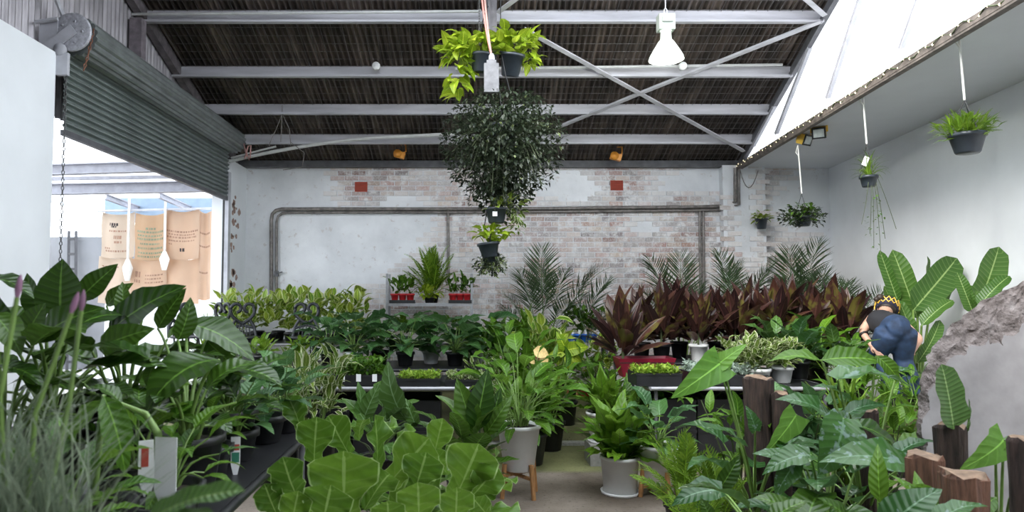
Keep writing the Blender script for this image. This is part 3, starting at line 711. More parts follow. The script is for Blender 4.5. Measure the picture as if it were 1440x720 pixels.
def sack(x0, x1, y0, y1, Y, m, label, prints, seed, grp):
    a, c = at(x0, y0, Y), at(x1, y1, Y); W, H = c.x - a.x, a.z - c.z
    root = thing('burlap_sack', label, 'sack', ((a.x + c.x) / 2, Y, c.z), 0, grp); r = random.Random(seed)
    mb = MB(); nx, nz = 12, 10
    sag = lambda u: .05 * (1 - (2 * u - 1) ** 2)
    pt = lambda u, v, d=0: ((u - .5) * W, .02 * math.sin(u * 9 + seed) + .015 * math.sin(v * 7 + u * 5) + d, v * H - sag(u) * v + (.03 * (1 - (2 * u - 1) ** 2) * (1 - v)) * -1)
    for d in (0, .006):
        b0 = len(mb.v); mb.v += [pt(i / nx, j / nz, d) for j in range(nz + 1) for i in range(nx + 1)]
        for j in range(nz):
            for i in range(nx):
                q = b0 + j * (nx + 1) + i; mb.f.append((q, q + 1, q + nx + 2, q + nx + 1)); mb.m.append(0); mb.s.append(True)
    mb.build('cloth', m, root)
    for ink, rows in prints:
        pm = MB()
        for (v, u0, u1, hh) in rows:
            u = u0
            while u < u1 - .02:
                wd = r.uniform(.02, .07); ue = min(u1, u + wd)
                zz = hh / H
                pm.add([pt(u, v, -.003), pt(ue, v, -.003), pt(ue, v + zz, -.003), pt(u, v + zz, -.003)], [(0, 1, 2, 3)])
                u = ue + r.uniform(.012, .03)
        o = pm.build('faded_print', ink, root); o['kind'] = 'stuff'
    hm = MB().tube([pt(i / 12, 0, -.004) for i in range(13)], .006, 5); hm.build('hem', m, root)
    return root
G = 'burlap coffee sacks hung as a screen'
sack(143, 189, 298, 361, 11.9, SK[0], 'cream burlap sack with a small black emblem, upper row of the yard screen', [(INKK, [(.74, .25, .52, .05), (.70, .30, .45, .03)]), (INKB, [(.60, .25, .75, .03), (.44, .40, .60, .06), (.34, .42, .62, .04), (.14, .12, .8, .03), (.20, .1, .3, .03)])], 1, G)
sack(190, 233, 299, 364, 11.85, SK[1], 'tan burlap sack with lines of green print, upper row of the yard screen', [(INKG, [(.68, .36, .66, .035), (.60, .1, .9, .035), (.52, .12, .85, .03), (.44, .1, .9, .035), (.34, .2, .8, .03), (.24, .1, .9, .035), (.14, .12, .9, .03), (.06, .1, .85, .03)])], 2, G)
sack(234, 280, 294, 363, 11.9, SK[2], 'pale tan burlap sack with brown lettering and a coffee bean mark, upper row', [(INKB, [(.56, .05, .95, .03), (.50, .1, .9, .025), (.44, .05, .9, .03), (.37, .1, .85, .025), (.30, .1, .2, .02)]), (INKK, [(.17, .42, .56, .06)])], 3, G)
sack(281, 296, 296, 420, 11.95, SK[2], 'narrow strip of burlap sack beside the white door jamb', [(INKB, [(.75, .1, .9, .03), (.6, .1, .9, .03), (.3, .1, .8, .03)])], 4, G)
sack(140, 184, 360, 425, 11.95, SK[0], 'plain cream burlap sack under the sack with the black emblem', [(INKB, [(.8, .1, .6, .02)])], 5, G)
sack(185, 233, 363, 428, 11.9, SK[2], 'tan burlap sack with a round stamp, below the green lettered sack', [(INKB, [(.62, .12, .26, .10), (.5, .1, .28, .05), (.66, .4, .9, .025), (.58, .4, .85, .025), (.5, .4, .9, .025), (.36, .3, .8, .025), (.26, .3, .8, .025)])], 6, G)
sack(234, 280, 362, 428, 11.95, SK[2], 'blank pale burlap sack below the coffee bean sack', [], 7, G)
for x0, x1, y1, l in ((182, 179, 395, 'white rope hanging between the cream and the green lettered sacks'), (233, 231, 380, 'white knotted rope hanging beside the coffee bean sack')):
    a, c = at(x0, 275, 11.78), at(x1, y1, 11.78)
    mb = MB().tube([a, c], .02, 6).tube([a.lerp(c, .75), a.lerp(c, .85), a.lerp(c, 1)], [.03, .09, .04], 8)
    tag(mb.build('hanging_rope', MAT['rope']), l, 'rope')
structure('beam_37', MB().bar(at(137, 297, 11.86), at(300, 293, 11.86), .10, .03), MAT['grey_steel'])
structure('wall_yard_low', MB().box((-4.95, 11.95, .78), (2.3, .3, 1.36)), MAT['white_wall'])

# ================================================================ pipes on the back wall
def pipe(name, pts, r, label, mat=None, grp=None):
    o = MB().tube(pts, r, 8).build(name, mat or MAT['pipe']); return tag(o, label, 'pipe', grp)
def wp(x, y, d=.06): return at(x, y, YB - d)
def bent(p): return p
pipe('wall_pipe', [wp(381.5, 425), wp(381.5, 310), wp(383, 301), wp(388, 296), wp(396, 294), wp(700, 294), wp(985, 291), wp(1015, 290), wp(1026, 286), wp(1034, 284, .22), wp(1034, 236, .22)], .030, 'upper weathered conduit running along the brick wall and down at its left end')
pipe('wall_pipe', [wp(389, 425), wp(389, 312), wp(391, 304), wp(397, 300), wp(404, 299), wp(700, 298.5), wp(985, 296), wp(1012, 295), wp(1026, 291), wp(1039, 288, .22), wp(1039, 236, .22)], .022, 'lower thinner conduit below the upper one along the brick wall')
for x, y0, y1, l in ((630, 296, 400, 'short grey conduit dropping down the wall behind the plant rack'), (984, 294, 430, 'left one of two conduits dropping behind the palms'), (989, 295, 430, 'right one of two conduits dropping behind the palms')):
    pipe('drop_pipe', [wp(x, y0, .05), wp(x + 1, y1, .05)], .022, l)
ck = thing('pipe_valve', 'small black valve handle on the left conduit of the brick wall', 'valve', wp(389, 385, .08))
MB().box((0, 0, 0), (.06, .06, .09)).build('body', MAT['dark_steel'], ck)
MB().bar((0, -.02, 0), (.10, -.02, .03), .02, .02).build('handle', MAT['dark_steel'], ck)
# vents
for x, y, l in ((508, 263, 'red terracotta air vent left of the hanging plants'), (867, 261, 'red terracotta air vent right of the hanging plants')):
    vt = thing('air_vent', l, 'vent', wp(x, y, .0), 0, 'terracotta vents in the brick wall')
    MB().box((0, -.005, 0), (.21, .03, .165)).build('plate', MAT['terracotta'], vt)
    g = MB()
    for i in range(-3, 4):
        for j in (-2, -1, 0, 1, 2): g.box((i * .028, -.022, j * .03), (.015, .006, .014))
    g.build('grille', simple('vent_hole_shade', (.08, .012, .01), .9), vt)['kind'] = 'stuff'  # raised dark blocks stand in for the shade inside the holes
# roof conduit and cables
pipe('roof_conduit', bez(at(322, 227, 10.4), at(420, 203, 10.2), at(520, 194, 10.2), 8) + [at(645, 188, 10.2)], .028, 'pale conduit sweeping from the roller door under the roof', MAT['light_conduit'])
pipe('roof_conduit', [at(325, 222, 10.42), at(388, 206, 10.42)], .016, 'short thin conduit beside the sweeping one', MAT['light_conduit'])
pipe('beam_conduit', [at(180, 20, 7.75), at(672, 16, 7.75), at(676, 14, 7.75)], .017, 'thin galvanised conduit along the topmost beam', MAT['light_conduit'])
pipe('beam_conduit', [at(640, 97, 8.78), at(1100, 91, 8.78)], .020, 'galvanised conduit along the second beam from the top', MAT['light_conduit'])
for x, l in ((529, 'round conduit box left of the hanging plants'), (960, 'round conduit box below the high bay lamp')):
    tag(MB().lathe([(.001, -.03), (.05, -.03), (.055, 0), (.05, .03), (.001, .03)], 12, at(x, 93, 8.72), 0, M90).build('junction_box', MAT['tag_white']), l, 'junction box')
cb = thing('dangling_cable', 'thin loose wires hanging from the third beam near the roller door', 'cable', at(397, 150, 9.70))
for pts in (((397, 148), (396, 175), (395, 200)), ((397, 160), (388, 182), (378, 205)), ((397, 160), (407, 182), (409, 205)), ((409, 200), (428, 215), (425, 235), (398, 239))):
    MB().tube([at(*p, 9.70) - Vector(cb.location) for p in pts], .006, 5).build('wire', MAT['pipe'], cb)
tag(MB().tube([at(348 + 5 * math.cos(t * 1.1), 213 + 12 * math.sin(t * 1.7), 10.3) for t in range(9)], .011, 5).build('pink_tie', simple('pink_twine', (.62, .35, .33), .8)), 'pink twine tied on the conduit beside the roller door drum', 'twine')
# orange clamps
for x, y, l in ((562, 215, 'orange roof lamp bracket left of the hanging plants'), (866, 218, 'orange roof lamp bracket with an upright hook, right of the hanging plants')):
    cl_ = thing('roof_spotlight', l, 'spotlight', at(x, y, 10.9), 0, 'orange fittings below the eaves')
    MB().box((0, 0, -.03), (.17, .10, .10), Matrix.Rotation(.3, 3, 'Y')).lathe([(.001, -.07), (.05, -.07), (.07, 0), (.001, .01)], 10, (-.03, -.05, -.02), 0, M90).build('body', MAT['orange'], cl_)
    MB().tube([(.05, 0, 0), (.10, 0, .02), (.10, 0, .13), (.02, 0, .13)], .012, 6).build('hook', MAT['orange'], cl_)
# high bay lamp
lampc = at(937, 84, 7.2)
def high_bay(loc, label):
    hb = thing('high_bay_lamp', label, 'lamp', loc)
    MB().lathe([(.055, .30), (.06, .22), (.085, .19), (.14, .10), (.178, .03), (.185, 0), (.178, .0), (.135, .10), (.08, .18), (.05, .22)], 26).build('shade', SHADE, hb)
    MB().lathe([(.001, .012), (.165, .012), (.165, .02), (.001, .03)], 22).build('diffuser', emit('lit_diffuser', (.96, 1.0, .93), 22), hb)
    MB().box((0, 0, .40), (.17, .12, .17)).box((0, -.065, .42), (.11, .02, .05)).build('ballast', simple('grey_green_ballast', (.34, .38, .34), .5, var=.05), hb)
    MB().tube([(0, 0, .48), (.02, 0, .53), (0, 0, .57), (-.02, 0, .53), (0, 0, .48)], .008, 6).tube([(0, 0, .56), (0, 0, .68)], .006, 5).build('hook', MAT['grey_steel'], hb)
    li = bpy.data.lights.new('high_bay_light', 'POINT'); li.energy = 60; li.color = (.95, 1, .92); li.shadow_soft_size = .12
    lo = bpy.data.objects.new('high_bay_light', li); LINK(lo); lo.parent = hb; lo.location = (0, 0, -.14)
    return hb
m, nt, b, N, L = nodes('glowing_acrylic_shade')
b.inputs['Base Color'].default_value = (.42, .46, .42, 1); b.inputs['Emission Color'].default_value = (.88, 1, .86, 1); b.inputs['Emission Strength'].default_value = .42
SHADE = m
high_bay(lampc, 'lit white high bay lamp hanging from the roof beam')
# floodlights on the right chord
for i, (x, y, Y, l) in enumerate(((1131, 196, 8.9, 'yellow floodlight on the truss chord, the one nearer the brick wall'), (1152, 186, 8.5, 'yellow floodlight with a square lens on the truss chord, the one nearer the camera'))):
    fl = thing('floodlight', l, 'floodlight', at(x, y, Y), .5 - i * 1.1, 'yellow floodlights on the truss chord')
    fl.rotation_euler[0] = .4
    MB().box((0, 0, 0), (.15, .10, .13)).box((0, .05, 0), (.10, .06, .09)).build('housing', MAT['yellow'], fl)
    MB().box((0, -.055, 0), (.16, .012, .14)).build('lens_frame', MAT['black_plastic'], fl)
    MB().box((0, -.063, 0), (.12, .006, .10)).build('lens', simple('frosted_lens', (.55, .58, .58), .2), fl)
    MB().tube([(-.09, 0, 0), (-.09, 0, .13), (0, 0, .17), (.09, 0, .13), (.09, 0, 0)], .012, 6).build('bracket', MAT['yellow'], fl)
# fairy lights along the chord
fy = MB(); bl = MB(); ps = []
for i in range(150):
    y = 11.2 - i * .058; ps.append((xt(y) - .075 - .01 * math.sin(i), y, ZS + .01 + .022 * math.sin(i * 1.3)))
fy.tube(ps, .006, 4)
for i, p in enumerate(ps):
    if i % 2 == 0: bl.lathe([(.001, -.012), (.010, 0), (.001, .012)], 5, p)
f_ = thing('fairy_light_string', 'string of small lights wound along the bottom chord of the truss', 'string lights', (xt(8), 8, ZS))
fo_ = fy.build('cable', MAT['dark_stem'], f_, tuple(-Vector(f_.location)))
bo = bl.build('bulbs', emit('warm_bulb', (1, .86, .6), 1.6), f_, tuple(-Vector(f_.location))); bo['kind'] = 'stuff'
pipe('looped_cable', bez(wp(1040, 236, .3), wp(1052, 290, .3), wp(1066, 240, .3), 8), .007, 'thin cable hanging in a loop at the top of the pier')
# ================================================================ furniture
def rel(root, p): return Vector(p) - Vector(root.location)
def bench(name, label, x0, x1, y0, y1, z, zf=0, topm=None, th=.03, rail=None):
    rail = rail or MAT['galv_l']
    t = thing(name, label, 'bench', ((x0 + x1) / 2, (y0 + y1) / 2, zf)); w_, d = x1 - x0, y1 - y0; h = z - zf
    MB().box((0, 0, h - th / 2), (w_ - .02, d - .04, th)).build('tabletop', topm or MAT['black_plastic'], t)
    MB().tube([(-w_ / 2, -d / 2, h - .015), (w_ / 2, -d / 2, h - .015)], .020, 10).build('front_rail', rail, t)
    for sx_ in (-1, 1): MB().tube([(sx_ * w_ / 2, -d / 2, h - .015), (sx_ * w_ / 2, d / 2, h - .015)], .016, 8).build('side_rail', rail, t)
    for sx_ in (-1, 1):
        for sy in (-1, 1): MB().tube([(sx_ * (w_ / 2 - .06), sy * (d / 2 - .05), 0), (sx_ * (w_ / 2 - .06), sy * (d / 2 - .05), h - .03)], .018, 8).build('leg', MAT['dark_steel'], t)
    return t
MAT['galv_l'] = simple('light_galvanised_tube', (.36, .36, .38), .35, .4, var=.15)
BZ = .76
bench('plant_bench', 'low bench with a grey tube front rail, left of the aisle', -2.05, .10, 6.52, 7.5, BZ)
bench('plant_bench', 'low bench with a grey tube front rail, right of the aisle', 1.82, 3.55, 6.52, 7.7, BZ)
bench('back_bench', 'dark bench behind the left rail bench carrying the broad dark leaf row', -2.6, .35, 7.7, 8.7, .80, .11, rail=MAT['black_plastic'])
bench('ficus_bench', 'dark bench near the brick wall under the yellow green row', -3.4, -1.15, 9.5, 10.5, .95, .11)
bench('maroon_row_bench', 'dark bench under the maroon leaved row', 1.95, 5.2, 7.9, 8.9, .85, .11, rail=MAT['black_plastic'])
bench('chair_bench', 'bench carrying the black iron chairs', -3.2, -1.5, 8.75, 9.35, .62, .11)
bench('near_bench', 'dark bench in the left foreground holding the broad leaved plants', -3.4, -.78, 1.5, 3.75, .93, rail=MAT['black_plastic'])
sp_ = structure('floor_1', MB().box((4.62, 7.25, .26), (.95, .7, .50)), MAT['floor'])
for k_ in range(4):                     # black crates added to darken the space under the rail benches
    for x0, side, yy in ((-1.70, 'left', 6.98), (2.12, 'right', 7.05)):
        cr = thing('shade_crate', ORD[k_] + ' black crate from the left, added for darkness under the ' + side + ' rail bench', 'crate', (x0 + k_ * (.44 if side == 'left' else .42), yy, 0), 0, 'black crates added for darkness under the rail benches')
        mb = MB().box((0, 0, .01), (.40, .60, .02))
        for s in (-1, 1): mb.box((s * .195, 0, .31), (.014, .60, .60)); mb.box((0, s * .295, .31), (.39, .014, .60)); mb.box((0, s * .306, .59), (.41, .012, .03)); mb.box((0, s * .306, .30), (.41, .012, .03))
        mb.build('crate', MAT['black_plastic'], cr)
# wire rack against the wall
rk = thing('plant_rack', 'grey metal rack by the brick wall holding red pots and a small palm', 'rack', (at(605, 430, 10.8).x, 10.8, .11))
x0, x1 = at(546, 430, 10.8).x - rk.location.x, at(663, 430, 10.8).x - rk.location.x
RZ = at(605, 428, 10.8).z
for sx_ in (x0, x1):
    for sy in (-.2, .2): MB().box((sx_, sy, .92), (.035, .035, 1.84)).build('post', MAT['galv_l'], rk)
for zz in (RZ - .11, .72, .2): MB().box((0, 0, zz), (x1 - x0, .42, .035)).build('shelf', MAT['black_plastic'], rk)
MB().box((0, -.215, RZ - .11), (x1 - x0, .02, .05)).build('shelf_edge', MAT['galv_l'], rk)
# low rack with the blue pots
br_ = thing('low_rack', 'low dark rack by the brick wall carrying blue pots', 'rack', (at(818, 480, 10.6).x, 10.6, .11))
bz = at(818, 481, 10.6).z
MB().box((0, 0, bz - .11 - .02), (.75, .35, .04)).build('shelf', MAT['black_plastic'], br_)
MB().box((0, -.18, bz - .13), (.75, .012, .05)).build('shelf_edge', MAT['galv_l'], br_)
for sx_ in (-.35, .35):
    for sy in (-.15, .15): MB().box((sx_, sy, (bz - .15) / 2), (.035, .035, bz - .15)).build('leg', MAT['dark_steel'], br_)
# iron chairs with heart scroll backs
def scroll(cx, cz, r0, r1, a0, a1, n=16): return [(cx + (r0 + (r1 - r0) * i / n) * math.cos(a0 + (a1 - a0) * i / n), 0, cz + (r0 + (r1 - r0) * i / n) * math.sin(a0 + (a1 - a0) * i / n)) for i in range(n + 1)]
def iron_chair(loc, rz, label, s=1.0):
    c = thing('iron_chair', label, 'chair', loc, rz, 'black iron chairs with scrolled heart backs')
    c.scale = (s, s, s)
    MB().lathe([(.001, .44), (.19, .44), (.20, .45), (.19, .46), (.001, .465)], 20).build('seat', MAT['black_iron'], c)
    for a in (.8, 2.35, 3.93, 5.5): MB().tube(bez((.15 * math.cos(a), .15 * math.sin(a), .44), (.12 * math.cos(a), .12 * math.sin(a), .2), (.22 * math.cos(a), .22 * math.sin(a), 0), 6), .012, 6).build('leg', MAT['black_iron'], c)
    h = MB()
    for s_ in (-1, 1):
        h.tube([(s_ * x, y + .18, z) for x, y, z in bez((.0, 0, .62), (.19, 0, .72), (.15, 0, .82), 7)] + [(s_ * x, y + .18, z) for x, y, z in scroll(.078, .82, .075, .045, 0, 4.6)], .024, 6)
        h.tube([(s_ * .17, .12, .45), (s_ * .15, .17, .58), (s_ * .09, .18, .68)], .022, 6)
    h.build('heart_back', MAT['black_iron'], c)
    f = MB()
    for i in range(-2, 3): f.tube([(i * .05, .14, .46), (i * .035, .18, .66)], .008, 5)
    f.tube([(-.16, .16, .56), (0, .19, .60), (.16, .16, .56)], .02, 6); f.build('back_spindles', MAT['black_iron'], c)
    return c
for (x, y, Y, rz, l) in ((428, 436, 9.0, .05, 'black iron chair whose heart shaped back faces the camera'), (346, 440, 9.0, .55, 'black iron chair with a slanting scroll back, left of the heart back'),
                         (297, 442, 9.05, -.6, 'black iron chair with a half hidden scroll back, second from the roller door'), (262, 440, 9.05, .9, 'black iron chair nearest the roller door')):
    p = at(x, y, Y); iron_chair((p.x, Y, .62), rz, l, 1.0)
# ---- seedling trays
def tray(px, py, Y, w_, d, h, label, ls, n, L_, tagn=0, z=None, hgt=.06, rz=0, bodym=None):
    p = at(px, py, Y); z = BZ + .006 if z is None else z
    t = thing('seedling_tray', label, 'seedling tray', (p.x, Y, z), rz, 'seedling trays on the rail benches')
    mb = MB().box((0, 0, .005), (w_, d, .01))
    for s in (-1, 1): mb.box((s * w_ / 2, 0, h / 2), (.012, d, h)); mb.box((0, s * d / 2, h / 2), (w_, .012, h))
    mb.box((0, -d / 2 - .006, h - .01), (w_ + .02, .014, .02)); mb.build('tray', bodym or MAT['black_plastic'], t)
    MB().box((0, 0, h * .45), (w_ - .02, d - .02, h * .7)).build('soil', MAT['soil'], t)
    ms = []
    for i in range(n):
        x, y = rnd.uniform(-.48, .48) * w_, rnd.uniform(-.5, .5) * d
        ms.append(lmat(Vector((x, y, h * .8 + rnd.random() * hgt)), rnd.uniform(0, 6.28), rnd.uniform(-.2, 1.1), 0, L_ * rnd.uniform(.7, 1.3)))
    emit_leaves(t, ls, ms, True, 'seedlings')
    for i in range(tagn):
        MB().box(((i + .5) / tagn * w_ - w_ / 2, -d / 2 - .014, h * .75), (.045, .004, .07)).build('plant_tag', MAT['tag_white'], t)
    return t
tray(508, 540, 6.75, .46, .34, .10, 'black tray of mid green seedlings with white tags, left end of the left rail bench', LS['small'], 420, .07, 3, hgt=.16)
tray(590, 540, 6.72, .40, .34, .07, 'black tray of short bright green seedlings, middle of the left rail bench', LS['seed'], 650, .04, hgt=.05)
tray(655, 540, 6.72, .38, .34, .06, 'black tray of yellowish creeping seedlings, aisle end of the left rail bench', LS['smallv'], 420, .045, hgt=.05)
tray(920, 540, 6.72, .42, .34, .12, 'black tray of bright grassy seedlings, aisle end of the right rail bench', LS['seed'], 700, .05, hgt=.06)
tray(986, 530, 6.76, .30, .34, .12, 'black tray of silvery seedlings, right of the bright grassy tray', LS['grey'], 420, .05, hgt=.10)
tray(1042, 535, 6.74, .36, .34, .10, 'black tray of pale spotted seedlings in front of the variegated bushes', LS['grey'], 420, .045, hgt=.10)
# crimson trough
p = at(905, 505, 7.35)
tg = thing('planter_trough', 'crimson square planter behind the grassy seedling tray', 'planter', (p.x, 7.35, BZ))
hw, hd, hh = .30, .16, p.z - BZ + .02
mb = MB()
vs = [(s * (hw - k), t_ * (hd - k), z) for z, k in ((0, .06), (hh, 0), (hh, .02), (.05, .07)) for s, t_ in ((-1, -1), (1, -1), (1, 1), (-1, 1))]
mb.add(vs, [(0, 3, 2, 1)] + [(a * 4 + i, a * 4 + (i + 1) % 4, a * 4 + 4 + (i + 1) % 4, a * 4 + 4 + i) for a in range(3) for i in range(4)] + [(12, 13, 14, 15)])
mb.build('planter', MAT['crimson'], tg)
MB().box((0, 0, hh - .04), (hw * 1.9, hd * 1.85, .02)).build('soil', MAT['soil'], tg)

# ---- pots on stands
def wood_stand(loc, label, rr, h, n=4, z1=None, rz=.4):
    s = thing('plant_stand', label, 'plant stand', loc, rz); z1 = z1 or h * 1.35
    for i in range(n):
        a = 6.283 * i / n
        MB().tube([((rr + .05) * math.cos(a), (rr + .05) * math.sin(a), 0), ((rr + .022) * math.cos(a), (rr + .022) * math.sin(a), z1)], [.019, .021], 10).build('leg', MAT['wood_leg'], s)
    for k in range(2):
        a = 6.283 * k / 4; d = Vector((math.cos(a), math.sin(a), 0)) * (rr + .03)
        MB().bar(-d + Vector((0, 0, h - .02 - .022 * k)), d + Vector((0, 0, h - .02 - .022 * k)), .03, .02).build('cross_bar', MAT['wood_leg'], s)
    return s
def pot_plant(name, label, cat, loc, rt, rb, h, mat, group=None, **k):
    t = thing(name, label, cat, loc, 0, group); pot_on(t, rt, rb, h, mat, **k); return t
# peace lily, aisle left
p = floor_at(730, 696)
wood_stand((p.x, p.y, 0), 'wooden four legged stand under the white pot, left side of the aisle', .13, .20, rz=.62)
pl = pot_plant('potted_peace_lily', 'leafy green plant in a white pot on a wooden stand, left side of the aisle', 'potted plant', (p.x, p.y, .205), .172, .125, .37, MAT['white_pot'])
rosette(pl, LS['mid'], 54, .36, (.14, .52), (.21, .28), (.2, 1.4), .08, stem=MAT['stem'], sr=.005, dip=(.6, .9))
# bird's nest fern
p = floor_at(872, 694)
MB().lathe([(.001, .0), (.145, 0), (.155, .025), (.145, .025), (.135, .008), (.001, .008)], 24)
nf = thing('potted_nest_fern', 'wide leafed fern in a white pot and saucer, front right of the aisle', 'potted plant', p)
MB().lathe([(.001, .0), (.15, 0), (.16, .028), (.15, .028), (.14, .008), (.001, .008)], 24).build('saucer', MAT['white_pot'], nf)
pot_on(nf, .153, .135, .30, MAT['white_pot'], .012)
rosette(nf, LS['nest'], 44, .29, (.02, .02), (.36, .54), (-.05, 1.3), .05, dip=(0, 0), roll=.2)
p = floor_at(832, 640, .0)
sb = thing('plinth_block', 'grey concrete block under the rear white pot, right side of the aisle', 'block', (p.x + .05, 6.75, 0))
MB().box((0, 0, .10), (.30, .30, .20)).build('block', simple('grey_block', (.25, .24, .22), .85, var=.2, scale=20), sb)
n2 = thing('potted_nest_fern', 'glossy fern in a white pot on a grey block, behind the front nest fern', 'potted plant', (p.x + .05, 6.75, .20))
MB().lathe([(.001, .0), (.14, 0), (.15, .025), (.14, .025), (.13, .008), (.001, .008)], 24).build('saucer', MAT['white_pot'], n2)
pot_on(n2, .15, .125, .28, MAT['white_pot'], .012)
rosette(n2, LS['nest'], 32, .28, (.02, .02), (.32, .46), (.1, 1.4), .05)
p = floor_at(932, 702)
wood_stand((p.x, p.y + .1, 0), 'wooden stand under the white pot with dark leaves, right side of the aisle', .115, .10, rz=.2, z1=.22)
d3 = pot_plant('potted_rubber_plant', 'dark leaved plant in a white pot on a low wooden stand', 'potted plant', (p.x, p.y + .1, .105), .165, .13, .31, MAT['white_pot'])
rosette(d3, LS['teal'], 18, .30, (.12, .3), (.17, .24), (.2, 1.3), .05, stem=MAT['stem'], dip=(.5, .8))
# far small pots
p = floor_at(806, 556, .11)
wood_stand((p.x, 10.3, .11), 'pale wooden stand under the small pot at the far end of the aisle', .07, .12, rz=.3)
q = pot_plant('potted_seedling', 'small pale pot on a wooden stand at the far end of the aisle', 'potted plant', (p.x, 10.3, .235), .10, .07, .22, MAT['white_pot'])
bushy(q, LS['mid'], 26, .35, .2, (.10, .16), .22)
p = floor_at(824, 556, .11)
q = pot_plant('potted_seedling', 'bushy green plant in a red pot at the far end of the aisle', 'potted plant', (p.x, 10.15, .11), .14, .10, .17, MAT['red_plastic'])
bushy(q, LS['mid'], 60, .5, .34, (.12, .2), .17, stem=MAT['stem'])
# ================================================================ plants
def leafplant(name, label, x, y, Y, z, ph=.18, pr=.11, potm='black_plastic', group=None, cat='potted plant'):
    p = at(x, y, Y); t = thing(name, label, cat, (p.x, Y, z), 0, group)
    pot_on(t, pr, pr * .8, ph, MAT[potm], n=14); t['_z'] = ph; return t
def K(root, ls, x0, y0, x1, y1, Y0, Y1=None, face=(0, -.8, .6), wsc=1.0, v=0, stalk_to=None, sr=.006, sm='stem'):
    a, b = at(x0, y0, Y0), at(x1, y1, Y1 or Y0)
    o = key_leaf(root, LS[ls], a, b, face, wsc, v)
    if stalk_to is not None:
        s = Vector(stalk_to); l = a - root.location
        MB().tube(bez(s, s.lerp(l, .5) + Vector((0, 0, .12)), l, 6), [sr * (1.5 - i * .12) for i in range(7)], 6).build('stalk', MAT[sm], root)
    return o
CAM, UP, TILTUP = (0, -1, .25), (0, -.12, 1), (.1, -.45, .9)
# ---- left foreground: broad leaved plants on the near bench
NB = .93
L1 = leafplant('broad_leaf_plant', 'broad dark leaved plant beside the white wall, its tallest leaf upright', 70, 600, 2.65, NB, .2, .13)
S = (0, 0, .2)
K(L1, 'big', 85, 448, 88, 364, 2.6, face=CAM, wsc=1.35, v=3, stalk_to=S)
K(L1, 'big', 112, 420, 166, 371, 2.7, face=(.5, -.8, .3), wsc=.95, v=0, stalk_to=S)
K(L1, 'big', 62, 452, 38, 384, 2.65, face=(-.3, -.8, .5), wsc=1.0, v=0, stalk_to=S)
K(L1, 'big', 34, 478, 64, 426, 2.4, face=CAM, wsc=1.2, v=3, stalk_to=S)
K(L1, 'big', 55, 478, 148, 433, 2.3, face=(.2, -.8, .6), wsc=.95, v=1, stalk_to=S)
K(L1, 'big', 98, 455, 128, 395, 2.8, face=CAM, wsc=1.0, v=1, stalk_to=S)
L2 = leafplant('broad_leaf_plant', 'broad dark leaved plant in the left corner, leaves drooping off the picture edge', 5, 600, 2.35, NB, .2, .13)
K(L2, 'big', -30, 390, 48, 420, 2.4, face=UP, wsc=1.1, v=1, stalk_to=S)
K(L2, 'big', -10, 440, 30, 500, 2.2, face=TILTUP, wsc=1.1, v=1, stalk_to=S)
K(L2, 'big', 8, 480, -20, 400, 2.5, face=CAM, wsc=1.1, v=0, stalk_to=S)
K(L2, 'big', -15, 520, 62, 545, 2.1, face=UP, wsc=1.0, v=2, stalk_to=S)
L3 = leafplant('broad_leaf_plant', 'broad leaved plant whose light green leaf points at the burlap sacks', 175, 600, 2.75, NB, .2, .13)
K(L3, 'big', 152, 468, 262, 402, 2.7, face=(-.2, -.75, .6), wsc=1.05, v=0, stalk_to=S)
K(L3, 'big', 150, 430, 188, 398, 2.85, face=CAM, wsc=.9, v=1, stalk_to=S)
K(L3, 'big', 172, 445, 172, 396, 2.8, face=(.5, -.8, .3), wsc=.9, v=1, stalk_to=S)
K(L3, 'big', 140, 490, 218, 462, 2.5, face=CAM, wsc=.95, v=1, stalk_to=S)
K(L3, 'big', 212, 506, 88, 498, 2.35, face=(0, .05, 1), wsc=1.0, v=1, stalk_to=S)
K(L3, 'big', 215, 515, 208, 545, 2.35, face=CAM, wsc=1.2, v=1, stalk_to=S)
K(L3, 'big', 205, 430, 210, 404, 2.8, face=UP, wsc=1.2, v=1, stalk_to=S)
L4 = leafplant('broad_leaf_plant', 'broad dark leaved plant with drooping glossy leaves above the white tags', 262, 620, 2.55, NB, .2, .13)
K(L4, 'big', 308, 506, 205, 580, 2.45, 2.25, face=(-.1, -.5, .85), wsc=1.25, v=2, stalk_to=S)
K(L4, 'big', 250, 478, 268, 418, 2.7, face=(.7, -.6, .3), wsc=1.0, v=1, stalk_to=S)
K(L4, 'big', 222, 462, 262, 405, 2.75, face=CAM, wsc=.9, v=0, stalk_to=S)
K(L4, 'big', 195, 512, 335, 502, 2.9, face=UP, wsc=.55, v=1, stalk_to=S)
K(L4, 'big', 262, 455, 358, 508, 2.8, face=(.1, -.5, .85), wsc=.95, v=1, stalk_to=S)
K(L4, 'big', 290, 478, 330, 515, 2.8, face=CAM, wsc=1.0, v=1, stalk_to=S)
L5 = leafplant('broad_leaf_plant', 'broad dark leaved plant at the bench corner nearest the variegated bush', 318, 600, 3.1, NB, .2, .13)
K(L5, 'big', 318, 522, 396, 543, 2.9, 2.8, face=(0, -.15, 1), wsc=1.1, v=1, stalk_to=S)
K(L5, 'big', 330, 560, 270, 500, 3.0, face=TILTUP, wsc=1.0, v=2, stalk_to=S)
K(L5, 'big', 300, 520, 345, 470, 3.1, face=CAM, wsc=.9, v=0, stalk_to=S)
for L_, a0 in ((L1, .3), (L2, 1.1), (L3, 2.0), (L4, .8), (L5, 1.9)):
    rosette(L_, LS['big'], 17 if L_ not in (L4, L5) else 11, .18, (.22, .38) if L_ not in (L4, L5) else (.10, .22), (.22, .30) if L_ not in (L4, L5) else (.16, .22), (.3, 1.3), .05, stem=MAT['stem'], sr=.007, each=True, az0=a0, dip=(.5, 1.0))
